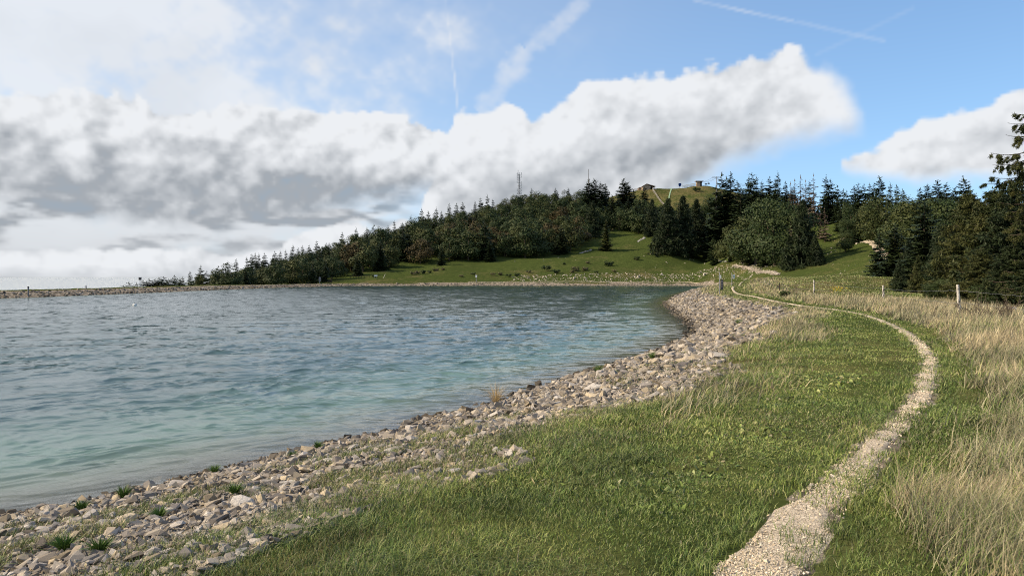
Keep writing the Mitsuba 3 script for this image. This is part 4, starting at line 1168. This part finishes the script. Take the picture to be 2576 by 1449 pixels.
for sx in (-0.5, 0.5):
    part(k, 'leg', box(p + [sx, 0, 0.42], [0.15, 0.6, 0.88], 0.1), 'm_steel')
k = thing('wooden_post', 'pale leaning post right of the white trough', 'post')
p = at(966, 706, 338)
z = hz(p[0], 338)
part(k, 'pole', tube([[p[0] - 0.5, 338, z - 0.3], [p[0] + 0.6, 338, z + 2.0]], 0.13, 6), 'm_post')
k = thing('rail_fence', 'low dark rail fence at the bottom of the meadow left of the white trough', 'fence')
ends = [(at(px, 705, 340)[0], 340.0) for px in np.linspace(882, 930, 8)]
for i, (x0, y0) in enumerate(ends):
    part(k, 'post', box([x0, y0, hz(x0, y0) + 0.55], [0.16, 0.16, 1.3]), 'm_dark_post')
for (x0, y0), (x1, y1) in zip(ends, ends[1:]):
    part(k, 'rail', tube([[x0, y0 - 0.1, hz(x0, y0) + 0.8], [x1, y1 - 0.1, hz(x1, y1) + 0.8]], 0.09, 5), 'm_dark_post')
for px, top, lab in ((71, 722, 'thin grey post standing leftmost on the far dam crest'), (216.5, 720.5, 'thin grey post on the left dam crest, second from the left')):
    k = thing('marker_post', lab, 'post')
    d = 128 if px < 100 else 152
    p = at(px, top, d)
    part(k, 'pole', tube([[p[0], d, hz(p[0], d) - 0.3], [p[0], d, p[2]]], 0.12, 6), 'm_lattice')
    part(k, 'cap', box([p[0], d, p[2] + 0.04], [0.24, 0.24, 0.09]), 'm_dark')
k = thing('measuring_box', 'grey box on a thin pole at the end of the left dam crest', 'box on a pole')
p, z = pole(k, 352.3, 703, 175, 0.06, 'm_steel')
board(k, 349.6, 355, 698.5, 704.5, 174.9, 'm_board', 'housing', 0.45)
board(k, 349.2, 355.4, 697.6, 698.6, 174.9, 'm_steel', 'lid', 0.55)
k = thing('buoy', 'white ball buoy floating on the left part of the lake', 'buoy')
p = level(339, 768.5, WZ)
s = trimesh.creation.icosphere(3, 0.20)
s.apply_scale([1.15, 1.15, 0.9])
s.apply_translation(p + [0, 0, 0.07])
part(k, 'float', s, 'm_white', smooth=True)
part(k, 'ring', tube([p + [0, 0, 0.22], p + [0, 0, 0.34]], 0.035, 8), 'm_dark')

# the pile of stones running up the bank right of the signs
line = [at(px, py, d) for px, py, d in [(1848, 668, 332), (1870, 672, 315), (1900, 678, 295), (1930, 684, 275), (1958, 692, 255)]]
line = densify(np.array(line)[:, :2], 0.5)
n = 1500
i = R.integers(0, len(line), n)
px_, py_ = line[i, 0] + R.normal(0, 0.42, n), line[i, 1] + R.normal(0, 0.42, n)
tone = np.array([(0.48, 0.43, 0.37), (0.40, 0.36, 0.32), (0.55, 0.50, 0.43)])[R.integers(0, 3, n)] * R.uniform(0.75, 1.15, (n, 1))
hgt = np.array(line)
mesh, col = scatter(pebble_v, np.stack([px_, py_, height(px_, py_) + R.uniform(0, 0.6, n)], -1), np.exp(R.normal(math.log(0.26), 0.3, n)), 0.4, tone, R)
scene['stone_ridge'] = mikit.ply(mesh, 'm_rubble', color=col)
labels['stone_ridge'] = {'kind': 'stuff', 'label': 'pale line of heaped stones running down the bank beside the big grove'}
# stones strewn over the rough bank above the far shore and over the meadows
x = R.uniform(0, 110, 9000)
y = R.uniform(285, 350, 9000)
ds, w = shore(x, y)
ok = (ds / w > 1.2) & (ds < 24)
x, y = x[ok][:1500], y[ok][:1500]
far = wedge(1500, 55, 420, 1.2, 0.0, 0.62)
dsf, wf_ = shore(far[0], far[1])
ok = (dsf > 12) & (nz(np.stack([far[0], far[1], 0 * far[0]], -1) * 0.05, 91) > 0.5)
x, y = np.r_[x, far[0][ok]], np.r_[y, far[1][ok]]
dd_ = np.hypot(x, y)
tone = np.array([(0.50, 0.46, 0.40), (0.42, 0.38, 0.33)])[R.integers(0, 2, len(x))] * R.uniform(0.8, 1.2, (len(x), 1))
sz = np.exp(R.normal(math.log(0.24), 0.45, len(x))) * np.minimum(1, dd_ / 250)
for (p0, d0), (p1, d1), m in (((1605, 468), (1622, 478), 60), ((1458, 428), (1489, 440), 90), ((1790, 395), (1830, 352), 40)):
    q = R.uniform(size=m)
    dq = d0 + (d1 - d0) * q
    x, y = np.r_[x, ((p0 + (p1 - p0) * q) - CX) / F * dq + R.normal(0, 0.3, m)], np.r_[y, dq + R.normal(0, 0.4, m)]
    sz, tone = np.r_[sz, R.uniform(0.25, 0.6, m)], np.vstack([tone, np.full((m, 3), 0.42) * R.uniform(0.8, 1.1, (m, 1))])
mesh, col = scatter(pebble_v, np.stack([x, y, height(x, y) + 0.3 * sz], -1), sz, 0.4, tone, R)
scene['scattered_stones'] = mikit.ply(mesh, 'm_rubble', color=col)
labels['scattered_stones'] = {'kind': 'stuff', 'label': 'pale stones strewn over the rough bank and the meadows'}
# far shore stones
x = R.uniform(-95, 85, 60000)
y = R.uniform(110, 335, 60000)
ds, w = shore(x, y)
ok = (ds > -0.3) & (ds < 0.62 * w) & (y > 1.0 * np.abs(x))
x, y, ds = x[ok][:9000], y[ok][:9000], ds[ok][:9000]
sz = np.exp(R.normal(math.log(0.30), 0.35, len(x)))
mesh, col = scatter(pebble_v, np.stack([x, y, height(x, y) + 0.06], -1), sz, 0.3, 0.8 * stone_tones(len(x), ds, R), R)
scene['far_embankment'] = mikit.ply(mesh, 'm_rubble', color=col)
labels['far_embankment'] = {'kind': 'stuff', 'label': 'stony strip along the far shore of the lake'}
# the stony track in the valley
tr = densify(np.array([at(px, py, d)[:2] for px, py, d in [(2215, 672, 212), (2222, 655, 235), (2205, 634, 270), (2185, 620, 292), (2155, 606, 314), (2120, 598, 328)]]), 0.8)
tw = np.gradient(tr, axis=0)
tw /= np.linalg.norm(tw, axis=1, keepdims=True)
nr = np.stack([tw[:, 1], -tw[:, 0]], 1)
tv = tr[:, None] + nr[:, None] * (np.linspace(-1.5, 1.5, 7)[None, :, None] * (0.8 + 0.5 * nz(np.stack([tr[:, 0], tr[:, 1], 0 * tr[:, 0]], -1) * 0.3, 5))[:, None, None])
tz = height(tv[..., 0], tv[..., 1]) + 0.12
n_, m_ = tz.shape
i, j = np.meshgrid(np.arange(n_ - 1), np.arange(m_ - 1), indexing='ij')
q = np.stack([i * m_ + j, i * m_ + j + 1, (i + 1) * m_ + j + 1, (i + 1) * m_ + j], -1).reshape(-1, 4)
structure('track', (np.concatenate([tv, tz[..., None]], -1).reshape(-1, 3), q), 'm_path', smooth=True)


# plants among the stones
def weed(kind, pos, H, n, leaf, m, label, cat, group=None, upright=0.3, seed=0):
    g = np.random.default_rng(seed)
    key = thing(kind, label, cat, group)
    a = g.uniform(0, 6.28, n)
    L = H * g.uniform(0.6, 1.2, n)
    base = np.array(pos) + np.stack([np.cos(a), np.sin(a), 0 * a], -1) * (0.08 * H * g.uniform(0, 1, n))[:, None]
    global R
    keepR, R = R, g
    V, Fc, C = blades(base, L, leaf * g.uniform(0.6, 1.3, n), a, g.uniform(upright, 1.0, n), np.zeros((n, 3)), np.zeros((n, 3)), 4)
    R = keepR
    part(key, 'leaves', (V, Fc), m)
    return key


def on_bank(px, py):
    z = -1.0
    for _ in range(12):
        p = level(px, py, z)
        z = 0.5 * z + 0.5 * hz(p[0], p[1])
    return np.array([p[0], p[1], hz(p[0], p[1])])


weed('dry_grass_tuft', on_bank(1248, 1018), 0.55, 240, 0.006, 'm_straw', 'feathery straw-coloured tuft standing at the water edge among the stones', 'grass tuft', None, 0.05, 1)
for i, (px, py, H, lab) in enumerate([(205, 1282, 0.16, 'leafy green weed at the waterline near the left corner'), (310, 1250, 0.20, 'grassy green weed among pale stones by the water, second from the left'), (540, 1188, 0.16, 'low green weed by the water left of the middle of the bank'), (735, 1147, 0.15, 'dark leafy weed at the waterline in the middle of the bank'), (800, 1128, 0.16, 'green weed clump at the waterline right of the middle'),
                                     (1505, 937, 0.30, 'broad green weed clump on the stones under the straw grass'), (1640, 905, 0.28, 'small green weed on the stony bank far along the shore'), (160, 1398, 0.14, 'creeping dark green plant under the big stone in the lower left corner'), (250, 1405, 0.14, 'creeping green plant beside the large grey stones at the lower left'), (1858, 818, 0.4, 'green weed at the top of the stony bank near the path'), (400, 1310, 0.12, 'tiny green tuft in the middle of the pebbles'), (590, 1250, 0.14, 'small yellowish-green tuft on the pebbles')]):
    weed('weed', on_bank(px, py), H, 170, 0.011, 'm_weed', lab, 'plant', None, 0.25, 20 + i)
k = thing('flowering_plant', 'plant with a cluster of bright yellow flowers behind the fence', 'flower')
p = np.array([at(2109, 733, 72)[0], 72.0, 0])
p[2] = hz(p[0], 72)
g = np.random.default_rng(3)
st, fl = [], []
for i in range(26):
    e = p + [g.normal(0, 0.32), g.normal(0, 0.25), g.uniform(0.45, 1.0)]
    st.append(tube([p + (e - p) * [0.5, 0.5, 0], e], [0.012, 0.008], 4))
    for q in range(4):
        s = trimesh.creation.icosphere(0, 0.032)
        s.apply_scale([1, 1, 0.6])
        s.apply_translation(e + g.normal(0, 0.06, 3))
        fl.append(s)
part(k, 'stems', join(st), 'm_weed')
part(k, 'flowers', join(fl), 'm_yellow')
# dead branches at the right edge
for px, d, H, lab, sd in ((2535, 27, 0.7, 'tangle of dead brown branches at the foot of the right-hand spruces', 5), (2470, 26, 0.45, 'smaller brown dead twigs left of the tangle of branches', 6), (1998, 76, 0.7, 'withered thistle-like plant behind the dark fence post', 7)):
    g = np.random.default_rng(sd)
    k = thing('dead_branches' if sd < 7 else 'withered_plant', lab, 'dead branches' if sd < 7 else 'plant')
    x0 = (px - CX) / F * d
    tb = []
    for i in range(46 if sd < 7 else 16):
        b = np.array([x0 + g.normal(0, 0.7 if sd < 7 else 0.15), d + g.normal(0, 0.4), 0.0])
        b[2] = hz(b[0], b[1])
        v1 = np.array([g.normal(0, 0.4), g.normal(0, 0.3), abs(g.normal(0.5, 0.3))]) * H * 1.6
        tb.append(tube([b, b + v1 * 0.5 + g.normal(0, 0.05, 3), b + v1], [0.016, 0.012, 0.005], 4))
        for q in range(5):
            s = g.uniform(0.3, 1)
            v2 = v1 * 0.3 + g.normal(0, 0.22, 3) * H
            tb.append(tube([b + v1 * s, b + v1 * s + v2], [0.008, 0.003], 4))
    labels[part(k, 'twigs', join(tb), 'm_bark' if sd < 7 else 'm_dead')] = {'kind': 'stuff'}
k = thing('log', 'short log with a pale sawn end lying in the dead branches at the right edge', 'log')
p = at(2552, 776, 33)
part(k, 'bark', tube([p + [0.0, 0.03, 0], p + [0.35, 0.9, -0.05]], 0.10, 12), 'm_bark')
part(k, 'sawn_end', tube([p + [-0.004, -0.012, 0], p + [0.01, 0.028, 0]], 0.092, 12), 'm_post')

# ------------------------------------------------------------------ on the hilltop
DH = 622.0


def on_hill(px, d=DH, py=None):
    x = (px - CX) / F * d
    return np.array([x, d, hz(x, d)])


def hut(key, px0, px1, py_eave, py_ridge, d, depth_, roof_over, m):
    a, b = on_hill(px0, d), on_hill(px1, d)
    base = min(a[2], b[2]) - 0.6
    eave, top = at(px0, py_eave, d)[2], at(px0, py_ridge, d)[2]
    x0, x1 = a[0], b[0]
    part(key, 'wall', box([x0 + (x1 - x0) * 0.30, d + depth_ / 2, (base + eave) / 2], [(x1 - x0) * 0.6, depth_, eave - base]), m)
    # open right half: back wall and posts
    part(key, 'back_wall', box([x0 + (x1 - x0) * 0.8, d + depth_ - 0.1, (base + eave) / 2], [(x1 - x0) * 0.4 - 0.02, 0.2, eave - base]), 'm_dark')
    for q in (0.63, 0.8, 0.98):
        part(key, 'post', box([x0 + (x1 - x0) * q, d + 0.2, (base + eave) / 2], [0.3, 0.3, eave - base - 0.02]), m)
    xr = x0 + (x1 - x0) * 0.32
    o = roof_over
    for sx, xe in ((-1, x0 - o), (1, x1 + o)):
        q = np.array([[xr, d - o, top], [xr, d + depth_ + o, top], [xe, d + depth_ + o, eave - 0.1], [xe, d - o, eave - 0.1]])
        lo = q - [0, 0, 0.35]
        part(key, 'roof', trimesh.convex.convex_hull(np.vstack([q + [0.01 * sx, 0, 0], lo + [0.01 * sx, 0, 0]])), 'm_roof')
    gv = np.array([[x0, d + 0.05, eave], [x1 - (x1 - x0) * 0.4, d + 0.05, eave], [xr, d + 0.05, top - 0.3]])
    part(key, 'gable', trimesh.convex.convex_hull(np.vstack([gv, gv + [0, 0.2, 0]])), m)


k = thing('hut', 'wooden lift station with a pitched roof and an open right half on the bald hilltop', 'hut')
hut(k, 1617, 1647, 468.5, 462.5, DH, 7.0, 0.6, 'm_hut')
k = thing('shed', 'tiny wooden shed left of the lift station on the hilltop', 'shed')
a, b = on_hill(1605, 630), on_hill(1613, 630)
zt_ = at(1608, 474, 630)[2]
part(k, 'wall', box([(a[0] + b[0]) / 2, 630, (zt_ + a[2] - 0.6) / 2], [b[0] - a[0], 2.4, zt_ - a[2] + 0.6]), 'm_hut')
part(k, 'roof', trimesh.convex.convex_hull(np.array([[a[0] - 0.3, 628.4, zt_], [b[0] + 0.3, 628.4, zt_], [a[0] - 0.3, 631.6, zt_], [b[0] + 0.3, 631.6, zt_], [(a[0] + b[0]) / 2, 628.4, zt_ + 0.9], [(a[0] + b[0]) / 2, 631.6, zt_ + 0.9]])), 'm_roof')
k = thing('kiosk', 'small square cabin with a flat overhanging roof at the end of the hilltop fence', 'cabin')
a, b = on_hill(1752, 632), on_hill(1765, 632)
zt_ = at(1755, 457.5, 632)[2]
zb_ = min(a[2], b[2]) - 0.5
part(k, 'wall', box([a[0] + (b[0] - a[0]) * 0.33, 632, (zt_ + zb_) / 2], [(b[0] - a[0]) * 0.62, 3.2, zt_ - zb_]), 'm_hut')
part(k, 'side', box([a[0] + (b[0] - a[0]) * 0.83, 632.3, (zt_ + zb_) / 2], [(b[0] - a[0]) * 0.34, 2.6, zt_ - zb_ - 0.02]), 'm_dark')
part(k, 'roof', box([(a[0] + b[0]) / 2, 632, zt_ + 0.25], [b[0] - a[0] + 2.0, 4.8, 0.5], 0, 0.1), 'm_roof')
k = thing('board', 'dark blue rounded board on a short pole on the hilltop skyline', 'board')
p = on_hill(1710, 630)
ztop = at(1710, 461.5, 630)[2]
hb = 3.0
part(k, 'pole', tube([[p[0], 630, p[2] - 0.5], [p[0], 630, ztop - 1.0]], 0.22, 6), 'm_steel')
part(k, 'plate', trimesh.convex.convex_hull(np.array([[p[0] + u, 629.7 + w_, ztop - 1.3 + v_] for u, v_ in [(-1.2, 1.2), (1.2, 1.3), (1.25, -0.4), (0.7, -1.4), (-0.5, -1.4), (-1.2, -0.3)] for w_ in (0, 0.3)])), 'm_blue')


def picket(key, a, b, n, H, m):
    xs, ys = np.linspace(a[0], b[0], n), np.linspace(a[1], b[1], n)
    z = height(xs, ys)
    for i in range(n):
        part(key, 'post', box([xs[i], ys[i], z[i] + H / 2 - 0.2], [0.28, 0.28, H + 0.4]), m)
    for i in range(n - 1):
        for h in (0.35, 0.8):
            part(key, 'rail', tube([[xs[i], ys[i] - 0.2, z[i] + h * H], [xs[i + 1], ys[i + 1] - 0.2, z[i + 1] + h * H]], 0.11, 4), m)


k = thing('fence', 'pale wooden fence climbing the skyline to the small hilltop cabin', 'fence')
picket(k, on_hill(1718, 630), on_hill(1751, 632), 12, 2.6, 'm_post')
k = thing('fence', 'wooden fence running downhill to the right from the lift station', 'fence')
picket(k, on_hill(1641, 620), on_hill(1675, 590), 18, 2.0, 'm_post')
k = thing('fence', 'short wooden fence left of the tiny shed on the hilltop', 'fence')
picket(k, on_hill(1592, 632), on_hill(1604, 631), 6, 1.8, 'm_post')
k = thing('carpet_lift', 'narrow pale green strip running straight down the bald hilltop', 'lift')
p0, p1 = on_hill(1689.5, 629), on_hill(1681, 596)
s = np.linspace(0, 1, 12)
xs, ys = p0[0] + (p1[0] - p0[0]) * s, p0[1] + (p1[1] - p0[1]) * s
zz = height(xs, ys) + 0.35
v = np.concatenate([np.stack([xs + o_, ys, zz + q_], -1) for o_, q_ in ((-0.5, 0), (0.5, 0), (0.5, -0.5), (-0.5, -0.5))])
n = 12
f = []
for i in range(n - 1):
    for a_, b_2 in ((0, 1), (1, 2), (2, 3), (3, 0)):
        f.append([a_ * n + i, b_2 * n + i, b_2 * n + i + 1, a_ * n + i + 1])
part(k, 'belt', (v, np.array(f)), 'm_mint')
k = thing('lift_pylon', 'steel chairlift pylon with a cross arm beside the skyline spruces', 'pylon')
p = on_hill(1803, 560)
tp = at(1803, 444.5, 560)
part(k, 'mast', tube([[p[0], 560, p[2] - 1], [tp[0], 560, tp[2]]], 0.3, 8), 'm_steel')
part(k, 'arm', box([tp[0] - 0.8, 560, tp[2] - 0.6], [5.4, 0.5, 0.4]), 'm_steel')
e0 = at(1768, 459, 632)
for s_2, nm in ((-2.6, 'cable'), (1.4, 'cable')):
    a_, b_2, c_ = e0 + [s_2 * 0.6, 0, 0], np.array([tp[0] + s_2, 560, tp[2] - 0.35]), at(1905, 470, 430) + [s_2, 0, 0]
    s = np.linspace(0, 1, 12)[:, None]
    ln = np.vstack([a_ + (b_2 - a_) * s - np.array([0, 0, 1.0]) * (3.0 * s * (1 - s)), (b_2 + (c_ - b_2) * s - np.array([0, 0, 1.0]) * (5.0 * s * (1 - s)))[1:]])
    part(k, nm, tube(ln, 0.07, 4), 'm_dark')
for px, lab in ((1776, 'left one of the two empty chairs hanging from the lift cable'), (1783, 'right one of the two empty chairs hanging from the lift cable')):
    k = thing('lift_chair', lab, 'lift chair')
    p = at(px, 457.0 if px < 1780 else 455.5, 612)
    part(k, 'hanger', tube([p, p + [0, 0, -2.2]], 0.07, 4), 'm_dark')
    part(k, 'seat', box(p + [0, 0, -2.6], [1.9, 0.6, 0.12]), 'm_dark')
    part(k, 'backrest', box(p + [0, 0.3, -2.1], [1.9, 0.1, 0.8]), 'm_dark')
# the two masts on the ridge
k = thing('radio_mast', 'tall lattice mast crowded with antennas above the ridge', 'mast')
D = 585.0
xm = (1306 - CX) / F * D
zb_, ztop = hz(xm, D), at(1306, 434, D)[2]
lat = []
hw = 0.85
for a in range(3):
    q = a * 2 * np.pi / 3
    lat.append(tube([[xm + hw * math.cos(q), D + hw * math.sin(q), zb_ - 1], [xm + 0.6 * hw * math.cos(q), D + 0.6 * hw * math.sin(q), ztop - 1.5]], 0.14, 5))
n = 16
for i in range(n):
    for a in range(3):
        z0, z1 = zb_ + (ztop - 1.5 - zb_) * i / n, zb_ + (ztop - 1.5 - zb_) * (i + 1) / n
        f0, f1 = hw * (1 - 0.4 * i / n), hw * (1 - 0.4 * (i + 1) / n)
        q0, q1 = a * 2 * np.pi / 3, (a + 1) * 2 * np.pi / 3
        lat.append(tube([[xm + f0 * math.cos(q0), D + f0 * math.sin(q0), z0], [xm + f1 * math.cos(q1), D + f1 * math.sin(q1), z1]], 0.08, 4))
part(k, 'lattice', join(lat), 'm_lattice')
part(k, 'lightning_rod', tube([[xm - 0.9, D, ztop - 3], [xm - 0.9, D, at(0, 427.5, D)[2]]], 0.12, 5), 'm_lattice')
g = np.random.default_rng(9)
for lev, zc in enumerate(np.linspace(ztop - 1.0, ztop - 16.5, 8)):
    br = [tube([[xm - 1.6, D, zc - 0.9], [xm + 1.6, D, zc - 0.9]], 0.09, 4), tube([[xm, D - 1.6, zc - 0.9], [xm, D + 1.6, zc - 0.9]], 0.09, 4)]
    part(k, 'bracket', join(br), 'm_lattice')
    for sx in (-1.6, 1.6, 0.0):
        if g.uniform() < 0.9:
            hh = g.uniform(1.1, 2.2)
            part(k, 'antenna', box([xm + sx, D - (0.3 if sx else 1.6), zc - 0.2], [0.42, 0.3, hh], 0, 0.05), 'm_steel')
k = thing('pole_mast', 'plain slender mast above the spruces left of the bald hilltop', 'mast')
x0 = (1480.5 - CX) / F * 600
part(k, 'lower_tube', tube([[x0, 600, hz(x0, 600) - 1], [x0, 600, at(0, 447, 600)[2]]], 0.36, 8), 'm_steel')
part(k, 'upper_tube', tube([[x0, 600, at(0, 447.1, 600)[2]], [x0, 600, at(0, 426, 600)[2]]], 0.24, 8), 'm_lattice')
print('entries', len(scene))
